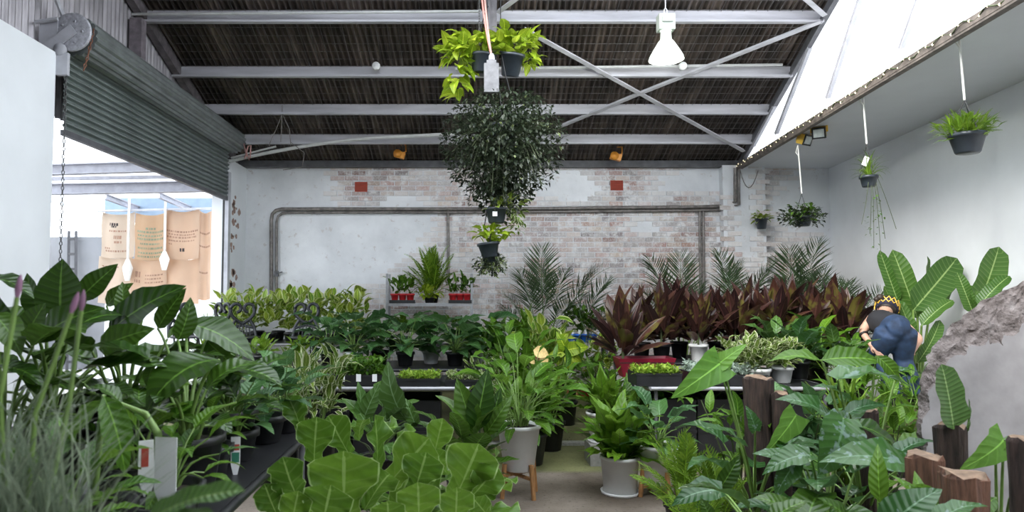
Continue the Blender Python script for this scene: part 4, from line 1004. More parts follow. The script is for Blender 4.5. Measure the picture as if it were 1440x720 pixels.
L6 = leafplant('broad_leaf_plant', 'low plant with a pale hanging leaf in front of the white tags', 135, 640, 1.9, NB, .15, .10)
K(L6, 'mid', 146, 556, 176, 668, 1.85, face=(.6, -.7, .2), wsc=.75, v=1, stalk_to=(0, 0, .15))
K(L6, 'mid', 150, 562, 95, 640, 1.85, face=(-.3, -.7, .5), wsc=.8, v=1, stalk_to=(0, 0, .15))
K(L6, 'big', 130, 690, 182, 640, 1.95, face=UP, wsc=.8, v=2)
# smaller plants filling the near bench
for i, (x, y, Y, ls, l) in enumerate(((372, 600, 3.35, 'silver', 'low pot with pale marked leaves at the far corner of the near bench'), (330, 610, 3.0, 'teal', 'low green pot plant beside the tag with red and green print'),
        (290, 620, 2.7, 'midl', 'slender leaved pot plant left of the printed tag'), (400, 600, 3.6, 'teal', 'low pot with heart shaped leaves nearest the fiddle leaf figs'), (240, 640, 2.15, 'midl', 'narrow leaved pot plant behind the two white tags'), (195, 620, 2.4, 'mid', 'leafy pot plant hidden under the broad dark leaves'),
        (85, 680, 1.75, 'mid', 'small leafy pot plant behind the grey green grass'))):
    t = leafplant('bench_plant', l, x, y, Y, NB, .13, .095)
    rosette(t, LS[ls], 16, .12, (.08, .2), (.12, .17), (.2, 1.3), .03, stem=MAT['stem'], sr=.004, dip=(.4, .8))
# grass with pink buds
p = at(20, 700, 1.25)
gr = thing('grass_plant', 'grey green grass with pink buds in the left foreground corner', 'potted plant', (p.x, 1.25, NB))
pot_on(gr, .14, .11, .17, MAT['black_plastic'])
ms = []
for i in range(420):
    az = rnd.uniform(0, 6.28); d = Vector((rnd.gauss(0, .06), rnd.gauss(0, .05), .15))
    ms.append(lmat(d, az, rnd.uniform(.85, 1.52), rnd.uniform(-.5, .5), rnd.uniform(.20, .44), rnd.uniform(.5, 1.3)))
emit_leaves(gr, LS['grass'], ms, True, 'grass_blades')
bud = simple('pink_bud', (.30, .15, .24), .6, var=.3)
for (x0, y0, x1, y1, Y) in ((0, 560, 24, 418, 1.2), (50, 580, 100, 440, 1.25), (98, 560, 114, 437, 1.3)):
    a, c = at(x0, y0, Y) - gr.location, at(x1, y1, Y) - gr.location
    MB().tube([(a.x * .4, 0, .16), a, c], .0045, 6).build('flower_stalk', MAT['stem'], gr)
    d = (c - a).normalized()
    MB().tube([c, c + d * .012, c + d * .028, c + d * .040], [.003, .006, .005, .0015], 7).build('bud', bud, gr)
p = at(215, 745, .95)
sg = thing('strap_leaf_plant', 'out of focus plant with streaked strap leaves, bottom edge of the left foreground', 'potted plant', (p.x, .98, NB))
pot_on(sg, .09, .07, .16, MAT['black_plastic'])
K(sg, 'paddle', 205, 735, 345, 690, .95, face=TILTUP, wsc=.8, v=1); K(sg, 'paddle', 200, 740, 300, 720, .93, face=UP, wsc=.8, v=0)
K(sg, 'paddle', 195, 740, 60, 735, .97, face=UP, wsc=.7, v=0)
nb2 = bench('near_bench', 'dark bench end under the grey green grass, left foreground', -3.4, -.35, .75, 1.46, .93, rail=MAT['black_plastic'])
# tags
TAGR, TAGG = simple('red_print', (.45, .06, .04), .5), simple('green_print', (.03, .20, .12), .5)
def ptag(x, y, Y, h, w_, rz, label, prints):
    p = at(x, y, Y); t = thing('plant_tag', label, 'plant tag', p, rz)
    MB().box((0, 0, h / 2), (w_, .002, h)).add([(-w_ / 2, -.001, 0), (w_ / 2, -.001, 0), (0, 0, -.08)], [(0, 1, 2)]).build('tag', MAT['tag_white'], t)
    for m_, z0, z1, u0, u1 in prints:
        MB().box(((u0 + u1) / 2 * w_, -.0016, (z0 + z1) / 2 * h), ((u1 - u0) * w_, .001, (z1 - z0) * h)).build('printed_patch', m_, t)
ptag(207, 672, 2.05, .11, .05, .5, 'white tag with a red stripe standing in the near bench pots', [(TAGR, .3, .8, -.35, .05)])
ptag(232, 690, 1.98, .15, .07, -.2, 'plain white tag behind the thick green stalk on the near bench', [])
ptag(331, 652, 2.75, .105, .036, .25, 'tag with red and green print near the far end of the near bench', [(TAGR, .62, .72, -.4, .4), (TAGR, .5, .58, -.4, .4), (TAGG, .05, .42, -.4, .4)])
MB_ = None
th_ = thing('thick_stalk_plant', 'plant with one thick bent green stalk between the white tags', 'potted plant', (at(228, 690, 2.0).x, 2.0, NB))
pot_on(th_, .08, .065, .12, MAT['black_plastic'])
MB().tube([(0, 0, .1)] + [at(*q) - th_.location for q in ((224, 650, 2.0), (222, 610, 2.0), (205, 582, 2.0), (170, 568, 2.0))], [.016, .014, .012, .009, .006], 8).build('stalk', MAT['stem'], th_)
K(th_, 'big', 170, 568, 120, 545, 2.0, face=UP, v=2)
# ---- fiddle leaf figs
fg = []
for x, Y, l in ((455, 2.95, 'fiddle leaf fig nearest the near bench, its largest leaf upright in front'), (550, 3.1, 'fiddle leaf fig in the middle of the three, with a folded upright leaf'), (650, 3.2, 'fiddle leaf fig beside the aisle, leaves leaning right')):
    p = at(x, 720, Y); t = thing('fiddle_leaf_fig', l, 'potted plant', (p.x, Y, 0), 0, 'fiddle leaf figs in the foreground')
    pot_on(t, .17, .13, .30, MAT['black_plastic']); MB().tube([(0, 0, .28), (.02, .01, .55), (0, 0, .82)], [.014, .011, .007], 8).build('trunk', MAT['wood_leg'], t); fg.append(t)
for i, x0, y0, x1, y1, Y, w_, v, fc in ((0, 442, 652, 446, 586, 3.0, 1.2, 0, CAM), (0, 492, 640, 462, 584, 3.2, 1.0, 1, CAM), (0, 484, 730, 484, 634, 2.55, 1.25, 3, CAM), (0, 428, 718, 398, 642, 2.6, 1.0, 0, (-.3, -.8, .4)),
        (0, 452, 745, 466, 682, 2.4, 1.25, 3, CAM), (0, 425, 612, 404, 556, 3.3, .8, 1, (.4, -.8, .3)), (0, 395, 735, 372, 680, 2.6, 1.0, 0, CAM), (0, 410, 745, 420, 690, 2.4, 1.1, 0, CAM), (0, 470, 625, 500, 600, 3.3, 1.0, 2, UP),
        (1, 530, 668, 527, 583, 2.9, .55, 3, (.8, -.6, .1)), (1, 545, 682, 604, 616, 2.8, 1.1, 0, CAM), (1, 582, 695, 600, 636, 2.7, 1.1, 3, CAM), (1, 590, 742, 588, 678, 2.5, 1.35, 0, CAM), (1, 512, 718, 548, 666, 2.6, .9, 1, (.2, .8, .6)),
        (1, 548, 745, 545, 704, 2.4, 1.5, 0, CAM), (1, 520, 620, 560, 600, 3.3, 1.1, 1, TILTUP), (1, 560, 640, 585, 605, 3.3, 1.0, 2, TILTUP), (1, 505, 620, 512, 590, 3.4, 1.2, 1, UP),
        (2, 610, 642, 623, 588, 3.3, .9, 1, CAM), (2, 640, 702, 674, 624, 2.9, 1.05, 3, CAM), (2, 655, 708, 700, 656, 2.9, 1.0, 0, CAM), (2, 640, 742, 643, 685, 2.6, 1.2, 0, CAM), (2, 672, 715, 706, 690, 2.9, .9, 2, TILTUP), (2, 600, 660, 640, 640, 3.2, 1.0, 1, TILTUP), (2, 690, 730, 665, 700, 2.7, 1.0, 1, CAM), (2, 630, 668, 612, 630, 3.1, .9, 0, (-.4, -.8, .2))):
    K(fg[i], 'fid', x0, y0, x1, y1, Y, Y - .05, fc, w_, v)
for t in fg: rosette(t, LS['fid'], 12, .62, (.05, .12), (.2, .27), (-.2, 1.2), .03, stem=MAT['stem'], dip=(.1, .3))
# ---- between bench and aisle, left
t = leafplant('striped_leaf_plant', 'dark striped leaf plant in front of the left rail bench', 530, 640, 5.55, 0, .35, .15)
for x0, y0, x1, y1, v, fc in ((572, 592, 546, 508, 1, (-.5, -.8, .2)), (585, 600, 570, 560, 1, CAM), (505, 600, 503, 536, 0, (.8, -.6, .1)), (510, 592, 534, 538, 0, CAM), (530, 605, 575, 575, 2, TILTUP), (520, 610, 480, 560, 1, TILTUP), (560, 610, 600, 600, 2, UP)):
    K(t, 'calathea', x0, y0, x1, y1, 5.5, face=fc, v=v, wsc=1.0, stalk_to=(0, 0, .35))
rosette(t, LS['calathea'], 16, .33, (.1, .35), (.24, .32), (.2, 1.3), .04, stem=MAT['dark_stem'], dip=(.5, .7))
t = leafplant('pointed_leaf_plant', 'large dark pointed leaf plant left of the white pot on its stand', 656, 660, 5.15, 0, .30, .15)
for x0, y0, x1, y1, v, fc, w_ in ((668, 606, 686, 518, 0, CAM, 1.2), (664, 606, 612, 556, 1, TILTUP, .9), (682, 612, 720, 556, 1, CAM, .9), (668, 612, 642, 532, 3, CAM, 1.0), (690, 600, 704, 545, 0, CAM, 1.0), (660, 620, 625, 600, 2, TILTUP, 1)):
    K(t, 'big', x0, y0, x1, y1, 5.1, face=fc, v=v, wsc=w_ * .72, stalk_to=(0, 0, .3))
rosette(t, LS['big'], 24, .28, (.1, .32), (.24, .34), (.25, 1.4), .04, stem=MAT['dark_stem'], dip=(.4, .5))
for x, Y, l in ((392, 5.9, 'cream and green variegated bush, the one nearer the near bench'), (446, 6.0, 'cream and green variegated bush, the one nearer the seedling trays')):
    t = leafplant('variegated_bush', l, x, 600, Y, 0, .55, .17, group='variegated bushes before the left rail bench')
    bushy(t, LS['varie'], 130, .66, .38, (.14, .21), .46, canes=8, stem=MAT['stem'], el=(-.4, 1.1))
# ---- rows on the benches
for i, (x, Y) in enumerate(((462, 8.3), (498, 8.05), (534, 8.3), (570, 8.05), (606, 8.3), (640, 8.05), (676, 8.3))):
    t = leafplant('elephant_ear_plant', ORD[i] + ' plant from the left in the row of broad teal leaves behind the seedling trays', x, 500, Y, .80, .16, .10, 'tag_white' if i in (1, 4, 6) else 'black_plastic', 'broad teal leaf row')
    rosette(t, LS['teal'], 22, .15, (.10, .36), (.25, .32), (.1, 1.35), .03, stem=MAT['stem'], sr=.006, dip=(.5, 1.1), roll=.4)
for x, l in ((318, 'low leafy plant in front of the scroll backed chairs, nearest the roller door'), (368, 'low leafy plant between the slanting scroll chair and the heart backed chair'), (424, 'low leafy plant just in front of the heart backed chair')):
    t = leafplant('low_bench_plant', l, x, 500, 8.15, .80, .12, .10)
    bushy(t, LS['fernleaf'], 40, .20, .24, (.10, .16), .1, canes=5, el=(-.2, .9))
for i in range(14):
    x, Y = 322 + (i // 2) * 29 + (i % 2) * 12, (9.75, 10.2)[i % 2]
    t = leafplant('ficus_plant', ORD[i // 2] + ' plant from the roller door in the ' + ('rear' if i % 2 else 'front') + ' row of yellow green ficus', x, 450, Y, .95, .14, .09, group='yellow green ficus rows')
    bushy(t, LS['ficus'], 36, .58 + .05 * (i % 2), .24, (.15, .22), .10, canes=5, el=(-.1, 1.1))
for x, Y, l in ((292, 9.7, 'bright grassy plant beside the door jamb'), (318, 9.4, 'bright grassy plant in front of the yellow green ficus')):
    t = leafplant('grassy_plant', l, x, 470, Y, .11, .5, .15)
    rosette(t, LS['spider'], 60, .5, (.0, .05), (.4, .7), (.3, 1.5), .08)
# ---- rack
RT = RZ + .02
for i, x in enumerate((555, 566, 577, 637, 647, 657)):
    t = leafplant('red_pot_plant', ORD[i] + ' small red pot from the left on the grey metal rack', x, 420, 10.64, RT + .02, .13, .058, 'red_plastic', 'red pots on the rack')
    bushy(t, LS['mid'], 22, .28, .14, (.10, .16), .09, el=(0, 1.2))
for x, w_, l in ((566, .40, 'black tray under the red pots at the left end of the rack'), (647, .36, 'black tray under the red pots at the right end of the rack')):
    p = at(x, 425, 10.62); t = thing('carry_tray', l, 'tray', (p.x, 10.64, RT))
    MB().box((0, 0, .008), (w_, .14, .014)).box((0, -.07, .025), (w_, .01, .05)).build('tray', MAT['black_plastic'], t)
t = leafplant('lime_pot_plant', 'yellow green bushy plant spilling over the middle of the rack', 604, 425, 10.7, RT, .10, .08)
bushy(t, LS['lime'], 60, .20, .26, (.09, .15), .06, el=(-.8, .7), canes=5)
t = leafplant('parlour_palm', 'bright feathery palm standing on top of the rack', 608, 425, 10.9, RT, .14, .10)
rosette(t, FR_FERN, 26, .14, (.10, .2), (.45, .62), (.3, 1.45), .03, roll=.3, arc=(math.pi - 1.7, math.pi + 1.7))
rosette(t, LS['midl'], 14, .14, (.05, .15), (.3, .45), (.7, 1.4), .03)
for k_ in range(3):
    t = leafplant('shelf_plant', ('left', 'middle', 'right')[k_] + ' leafy plant on the lower shelf of the rack', 570 + 35 * k_, 480, 10.75, .85, .12, .08)
    bushy(t, LS['mid'], 26, .35, .2, (.12, .18), .1)
for i, x in enumerate((803, 812, 821, 830, 839)):
    t = leafplant('blue_pot_plant', ORD[i] + ' blue pot from the left on the low rack by the wall', x, 470, 10.52, bz, .13, .055, 'blue_plastic', 'blue pots on the low rack')
    bushy(t, LS['small'], 40, .40, .16, (.09, .13), .12, el=(-.2, .9))
    MB().box((.02, -.05, .15), (.03, .003, .08)).build('plant_tag', MAT['tag_white'], t)
# ---- palms by the wall
for x, Y, H, n, Ln, el, l, arc in ((764, 10.7, .85, 12, .95, (.7, 1.5), 'feathery palm by the wall right of the hanging plants', (0, 6.283)), (797, 10.5, .6, 4, 1.1, (.8, 1.2), 'small palm with one frond arching over the blue pots', (4.2, 5.2)),
        (962, 10.7, .80, 10, 1.0, (.75, 1.5), 'palm behind the maroon row, left of the twin conduits', (0, 6.283)), (1020, 10.7, .80, 10, 1.0, (.75, 1.5), 'palm behind the maroon row, right of the twin conduits', (0, 6.283)),
        (1118, 10.6, .80, 10, 1.0, (.75, 1.5), 'palm behind the maroon row in front of the pier', (0, 6.283)), (1150, 10.3, .75, 10, .95, (.8, 1.5), 'palm behind the maroon row at the corner of the walls', (0, 6.283)), (1190, 9.6, .7, 10, .9, (.6, 1.4), 'palm with drooping fronds at the end of the maroon row', (0, 6.283))):
    p = at(x, 480, Y); t = thing('palm', l, 'palm', (p.x, Y, .11)); pot_on(t, .17, .13, .34, MAT['black_plastic'], n=14)
    rosette(t, FR_PALM, n, .33, (H * .6, H * 1.15), (Ln * .8, Ln), el, .04, stem=MAT['stem'], sr=.010, each=True, dip=(.15, .1), arc=(arc if arc[1] < 6 else (1.2, 3.6) if x > 1100 else (math.pi - 1.75, math.pi + 1.75)))
# ---- centre mound
CM = ((738, 8.9, 'nest', 'bright nest fern rising above the leafy mound left of the aisle', 1.02), (706, 8.3, 'mid', 'leafy plant at the left of the mound beside the rack', .95), (766, 8.2, 'ficus', 'yellow green plant at the right of the mound beside the aisle', .95),
      (728, 7.6, 'mid', 'dense leafy plant in the middle of the mound left of the aisle', .85), (772, 7.3, 'midl', 'slender leaved plant at the aisle edge with a browned leaf', .7), (700, 7.6, 'smallv', 'small creamy leaved plant beside the seedling trays', .6), (672, 8.9, 'mid', 'leafy plant below the right end of the rack', .8), (752, 8.8, 'mid', 'leafy plant between the bright nest fern and the blue pots', .85), (745, 6.7, 'mid', 'leafy plant just behind the peace lily', .5))
for x, Y, ls, l, H in CM:
    p = at(x, 500, Y); t = thing('mound_plant', l, 'potted plant', (p.x, Y, .0 if Y < 7.6 else .11), 0, 'leafy mound left of the aisle')
    pot_on(t, .16, .12, .30, MAT['black_plastic'], n=14)
    if ls == 'nest':
        MB().tube([(0, 0, .28), (0, 0, .9)], .03, 8).build('trunk', MAT['bark'], t); rosette(t, LS['nest'], 26, .9, (0, 0), (.35, .5), (.2, 1.5), .05)
    else: bushy(t, LS[ls], 95 if ls != 'smallv' else 160, H, .42, (.15, .24) if ls != 'smallv' else (.07, .1), .28, canes=7, stem=MAT['stem'], el=(-.5, 1.0), join=ls == 'smallv')
    if 'browned' in l:
        br = Leaves('leaf', simple('dry_brown_leaf', (.24, .10, .05), .7, var=.4), V_('ovate', .7, (.5,), n=6)); LS['dry'] = br
        dy = Leaves('leaf', simple('yellowed_leaf', (.62, .45, .18), .6, var=.2), V_('ovate', .7, (.5,), n=6)); LS['yel'] = dy
        for (a, c, kk) in (((750, 492), (772, 500), 'yel'), ((752, 500), (764, 505), 'dry'), ((762, 500), (768, 516), 'yel'), ((745, 505), (752, 512), 'yel')):
            K(t, kk, *a, *c, 6.7, face=CAM, wsc=1.1)
t = thing('lime_leaf_plant', 'plant with large lime lobed leaves beside the aisle in front of the blue pots', 'potted plant', (at(795, 500, 8.1).x, 8.1, .11))
pot_on(t, .13, .1, .28, MAT['black_plastic'])
for x0, y0, x1, y1, v in ((795, 490, 782, 466, 0), (798, 492, 828, 488, 1), (798, 498, 818, 510, 1), (792, 495, 770, 500, 0), (800, 500, 800, 522, 1), (788, 480, 800, 465, 0)):
    K(t, 'lime', x0, y0, x1, y1, 7.9, face=CAM, v=v, wsc=1.0, stalk_to=(0, 0, .3))
bushy(t, LS['mid'], 30, .6, .3, (.14, .2), .25)
t = leafplant('bright_bush', 'bright yellow green bush between the blue pots and the first maroon plant', 846, 500, 9.3, .11, .4, .15)
bushy(t, LS['ficus'], 50, .55, .3, (.14, .2), .38, canes=5)
for x, Y, l, H in ((845, 7.9, 'dark leafy plant on the floor at the head of the right bench', .6), (868, 6.9, 'dark spreading plant under the bent rail of the right bench', .45), (905, 6.9, 'dark plant in the shade below the grassy seedling tray', .42), (1000, 7.0, 'shaded plant below the silvery seedling tray', .4)):
    p = at(x, 560, Y); t = thing('floor_plant', l, 'potted plant', (p.x, Y, .0 if Y < 7.6 else .11)); pot_on(t, .13, .10, .2, MAT['black_plastic'], n=14)
    bushy(t, LS['midl'], 44, H, .36, (.2, .3), .18, canes=5, stem=MAT['dark_stem'], el=(-.4, 1.0))
# ---- maroon row
for i, (x, Y) in enumerate(((902, 8.35), (930, 8.1), (955, 8.5), (982, 8.05), (1008, 8.45), (1034, 8.1), (1062, 8.5), (1088, 8.15), (1114, 8.5), (1140, 8.15), (1166, 8.5), (1190, 8.2))):
    t = leafplant('maroon_plant', ORD[i + 1] + ' plant from the aisle in the row of upright maroon leaves', x, 480, Y, .85, .20, .10, 'tag_white' if i in (3, 5, 9) else 'black_plastic', 'maroon leaf row')
    MB().tube([(0, 0, .18), (0, 0, .42)], .012, 6).build('cane', MAT['dark_stem'], t)
    sc_ = (.9, 1.0, 1.08, .92, .98, .97, 1.05, 1.0, 1.18, .95, 1.08, .95)[i]
    rosette(t, LS['cordy'], 32, .20, (.08, .22), (.40, .53), (.25, 1.54), .03, roll=.6, sc=sc_, dip=(.15, .0))
t = thing('maroon_plant', 'tall spreading maroon plant rooted in the crimson planter beside the aisle', 'potted plant', (at(876, 500, 7.33).x, 7.33, tg.location.z + hh - .03), 0, 'maroon leaf row')
MB().tube([(0, 0, 0), (0, 0, .2)], .014, 6).build('cane', MAT['dark_stem'], t)
rosette(t, LS['cordy'], 30, .03, (.08, .2), (.42, .56), (.25, 1.52), .03, roll=.7, dip=(.1, 0))
# ---- right rail bench
for x, Y, ls, n, l, pm in ((1042, 7.0, 'smallv', 170, 'pale variegated bush in a black pot, left of the white pot', 'black_plastic'), (1066, 6.68, 'smallv', 200, 'pale variegated bush in a grey white pot behind the timber post', 'white_pot'), (1098, 6.85, 'smallv', 200, 'pale variegated bush right of the grey white pot', 'white_pot')):
    t = leafplant('pale_bush', l, x, 530, Y, BZ, .16, .11, pm, 'pale variegated bushes on the right bench')
    bushy(t, LS[ls], n, .30, .24, (.07, .12), .13, canes=5, el=(-.5, 1.1), join=True)
for i, (x, Y) in enumerate(((1092, 7.45), (1122, 7.2), (1150, 7.45), (1176, 7.2), (1200, 7.5))):
    t = leafplant('dumb_cane_plant', ORD[i] + ' from the left of the pale veined plants right of the variegated bushes', x, 510, Y, BZ if x < 1160 else .11, .18 if x < 1160 else .7, .11, group='pale veined plants on the right bench')
    rosette(t, LS[('calathea', 'silver', 'mid', 'calathea', 'midl')[i]], 20, t['_z'], (.06, .28), (.22, .30), (.2, 1.4), .04, stem=MAT['stem'], dip=(.3, .6))
for x, Y, l in ((1215, 6.6, 'bushy plant below the left hand of the stooping person'), (1300, 6.7, 'bushy plant beside the right hand of the stooping person'), (1262, 6.3, 'low bushy plant in front of the stooping person')):
    p = at(x, 560, Y); t = thing('floor_plant', l, 'potted plant', (p.x, Y, 0)); pot_on(t, .16, .13, .3, MAT['black_plastic'], n=14)
    bushy(t, LS['midl'], 60, .62 if x != 1262 else .5, .36, (.14, .24), .28, canes=6, stem=MAT['stem'], el=(-.4, 1.0))
# ---- bird of paradise
PETS = MAT['stem']
b1 = leafplant('bird_of_paradise', 'tall banana leaved plant behind the stooping person', 1290, 520, 7.85, 0, .45, .22)
for x0, y0, x1, y1, Y, w_, v, fc in ((1263, 425, 1237, 352, 7.7, .55, 2, (-.6, -.8, .1)), (1290, 448, 1255, 351, 7.7, .85, 0, (-.4, -.9, .1)), (1290, 408, 1304, 360, 7.9, .8, 1, (.6, -.8, .1)), (1284, 436, 1346, 363, 7.6, 1.15, 2, CAM), (1308, 436, 1349, 374, 7.75, .9, 0, (.6, -.8, .2)),
        (1296, 458, 1340, 422, 7.5, 1.0, 1, TILTUP), (1262, 450, 1243, 402, 7.8, .9, 0, CAM), (1285, 500, 1262, 420, 7.7, .6, 1, CAM), (1290, 510, 1322, 450, 7.5, .8, 1, CAM)):
    K(b1, 'paddle', x0, y0, x1, y1, Y, face=fc, wsc=w_, v=v, stalk_to=(0, 0, .4), sr=.014)
b2 = leafplant('bird_of_paradise', 'banana leaved plant against the white wall behind the concrete block', 1378, 520, 6.55, 0, .45, .22)
for x0, y0, x1, y1, Y, w_, v, fc in ((1372, 440, 1405, 347, 6.5, 1.05, 2, CAM), (1368, 440, 1346, 383, 6.5, .9, 0, (-.5, -.8, .2)), (1376, 432, 1420, 388, 6.4, .9, 1, TILTUP), (1380, 445, 1360, 400, 6.5, .8, 1, CAM)):
    K(b2, 'paddle', x0, y0, x1, y1, Y, face=fc, wsc=w_, v=v, stalk_to=(0, 0, .4), sr=.014)
# ---- ferns front right
for x, Y, n, Ln, l in ((962, 4.75, 24, .46, 'lacy bright fern at the foot of the right bench, beside the aisle'), (1004, 4.2, 20, .42, 'lacy bright fern below the silver marked leaves'), (975, 3.9, 18, .38, 'lacy fern at the bottom edge beside the aisle')):
    p = at(x, 700, Y); t = thing('lacy_fern', l, 'potted plant', (p.x, Y, 0), 0, 'lacy ferns right of the aisle'); pot_on(t, .13, .10, .22, MAT['black_plastic'], n=14)
    rosette(t, FR_FERN, n, .2, (0, .1), (Ln * .8, Ln), (.1, 1.35), .04, stem=MAT['stem'])
# ---- right foreground: big marked leaves
def rp(label, x, Y, z=0, ph=.35, pr=.15, name='arrow_leaf_plant'): return leafplant(name, label, x, 720, Y, z, ph, pr, group='large leaved plants of the right foreground')
S = (0, 0, .34)
r1 = rp('arrow leaved plant with a backlit lime leaf in front of the right bench', 1062, 4.2)
LS['arrow'] = Leaves('leaf', leaf_mat('backlit_arrow_leaf', (.10, .26, .03), (.20, .40, .06), rough=.38, trans=.45, lat=5), V_('tri', .62, (.5, 1.0), fold=.15, wave=.05, n=8))
for a in ((1014, 510, 944, 560, 1, (.2, -.9, .4), .9), (1010, 512, 1050, 484, 0, (-.1, -.9, .5), .9), (1014, 506, 1004, 540, 0, CAM, 1.6)): K(r1, 'arrow', *a[:4], 4.1, face=a[5], v=a[4], wsc=a[6], stalk_to=S)
for a in ((1120, 583, 1074, 640, 0, (.3, -.8, .4), .9), (1044, 625, 988, 602, 1, UP, 1), (1062, 606, 1048, 570, 1, CAM, .9)): K(r1, 'arrow' if a[0] == 1120 else 'silver', *a[:4], 3.9, face=a[5], v=a[4], wsc=a[6], stalk_to=S)
r2 = rp('silver marked plant whose big mottled leaf hangs towards the camera', 1160, 3.5)
for a in ((1186, 588, 1150, 668, 2, CAM, 1.15, 3.2), (1168, 590, 1090, 562, 1, TILTUP, 1, 3.6), (1275, 655, 1152, 650, 1, (0, -.6, .8), .8, 3.0), (1132, 655, 1058, 638, 0, TILTUP, .9, 3.4), (1140, 640, 1072, 668, 1, TILTUP, .9, 3.3), (1190, 560, 1140, 545, 1, UP, 1, 3.7), (1120, 650, 1090, 700, 1, TILTUP, .9, 3.3), (1180, 600, 1225, 570, 0, TILTUP, .9, 3.5)):
    K(r2, 'silver', *a[:4], a[7], face=a[5], v=a[4], wsc=a[6], stalk_to=S)
r3 = rp('large leaved plant whose green leaves spread level above the timber posts', 1215, 3.9)
for ls, a in (('mid', (1155, 506, 1240, 508, 0, (0, -.75, .65), 1.0, 3.8)), ('mid', (1158, 510, 1082, 508, 1, (0, -.4, .9), .8, 3.9)), ('mid', (1232, 500, 1264, 538, 1, CAM, 1.0, 3.8)), ('silver', (1178, 534, 1284, 548, 1, UP, .9, 3.5)), ('big', (1195, 596, 1268, 638, 1, TILTUP, .9, 3.2)), ('silver', (1262, 640, 1320, 622, 1, UP, .9, 3.1)), ('silver', (1195, 580, 1248, 572, 1, TILTUP, .8, 3.4)), ('silver', (1262, 522, 1300, 530, 1, UP, 1, 4.0))):
    K(r3, ls, *a[:4], a[7], face=a[5], v=a[4], wsc=a[6], stalk_to=S)
r4 = rp('bright green curled leaf plant in front of the concrete block', 1400, 2.9)
for ls, a in (('arrow', (1412, 618, 1350, 660, 1, CAM, 1.0, 2.8)), ('big', (1400, 640, 1440, 612, 1, UP, .8, 2.8)), ('mid', (1400, 700, 1360, 740, 1, TILTUP, 1, 2.7)), ('mid', (1420, 700, 1450, 660, 1, CAM, 1, 2.7))):
    K(r4, ls, *a[:4], a[7], face=a[5], v=a[4], wsc=a[6], stalk_to=S)
r5 = rp('dark leaved plant along the bottom edge between the fern and the timber posts', 1110, 2.9)
for ls, a in (('silver', (1016, 690, 944, 712, 1, TILTUP, 1, 3.6)), ('big', (1010, 690, 1040, 640, 0, CAM, .9, 3.7)), ('silver', (1250, 742, 1325, 688, 1, (-.2, -.6, .8), 1.0, 2.4)), ('big', (1200, 745, 1150, 700, 1, TILTUP, 1, 2.6)), ('big', (1120, 735, 1060, 700, 2, TILTUP, 1, 2.9)), ('big', (1080, 740, 1140, 705, 1, UP, 1, 2.8)), ('silver', (1320, 735, 1390, 712, 1, UP, .9, 2.3)), ('big', (1000, 735, 985, 700, 1, CAM, 1, 3.2))):
    K(r5, ls, *a[:4], a[7], face=a[5], v=a[4], wsc=a[6], stalk_to=S)
for t, n_, ls in ((r1, 12, 'silver'), (r2, 14, 'silver'), (r3, 14, 'mid'), (r4, 8, 'mid'), (r5, 12, 'big')):
    rosette(t, LS[ls], n_, .34, (.15, .42), (.22, .3), (.2, 1.3), .05, stem=MAT['stem'], sr=.007, each=True, dip=(.5, 1.0))
for x, Y, ls, l in ((1040, 4.9, 'midl', 'slender leaved plant in the shade behind the arrow leaved plant'), (1130, 4.8, 'teal', 'heart leaved plant in the shade behind the timber posts'), (1190, 4.9, 'spider', 'grassy tuft behind the mottled leaf'), (1250, 4.7, 'midl', 'shaded slender plant left of the concrete block'), (1300, 2.6, 'midl', 'small plant between the front timber posts')):
    t = rp(l, x, Y, 0, .3, .13, 'shade_plant')
    if ls == 'spider': rosette(t, LS[ls], 70, .3, (0, .1), (.4, .75), (.4, 1.5), .08)
    else: bushy(t, LS[ls], 50, .62, .34, (.16, .24), .28, canes=6, stem=MAT['dark_stem'], el=(-.4, 1.0))
# sheath leaf on its post
t = thing('sheath_leaf_plant', 'broad upright dark green leaf rising from the top of the dark timber post', 'plant', at(1339, 600, 2.95))
K(t, 'paddle', 1341, 604, 1324, 512, 2.95, face=(.25, -.95, .1), wsc=1.45, v=2); K(t, 'paddle', 1356, 612, 1362, 560, 2.97, face=(.7, -.6, .1), wsc=.7, v=0)
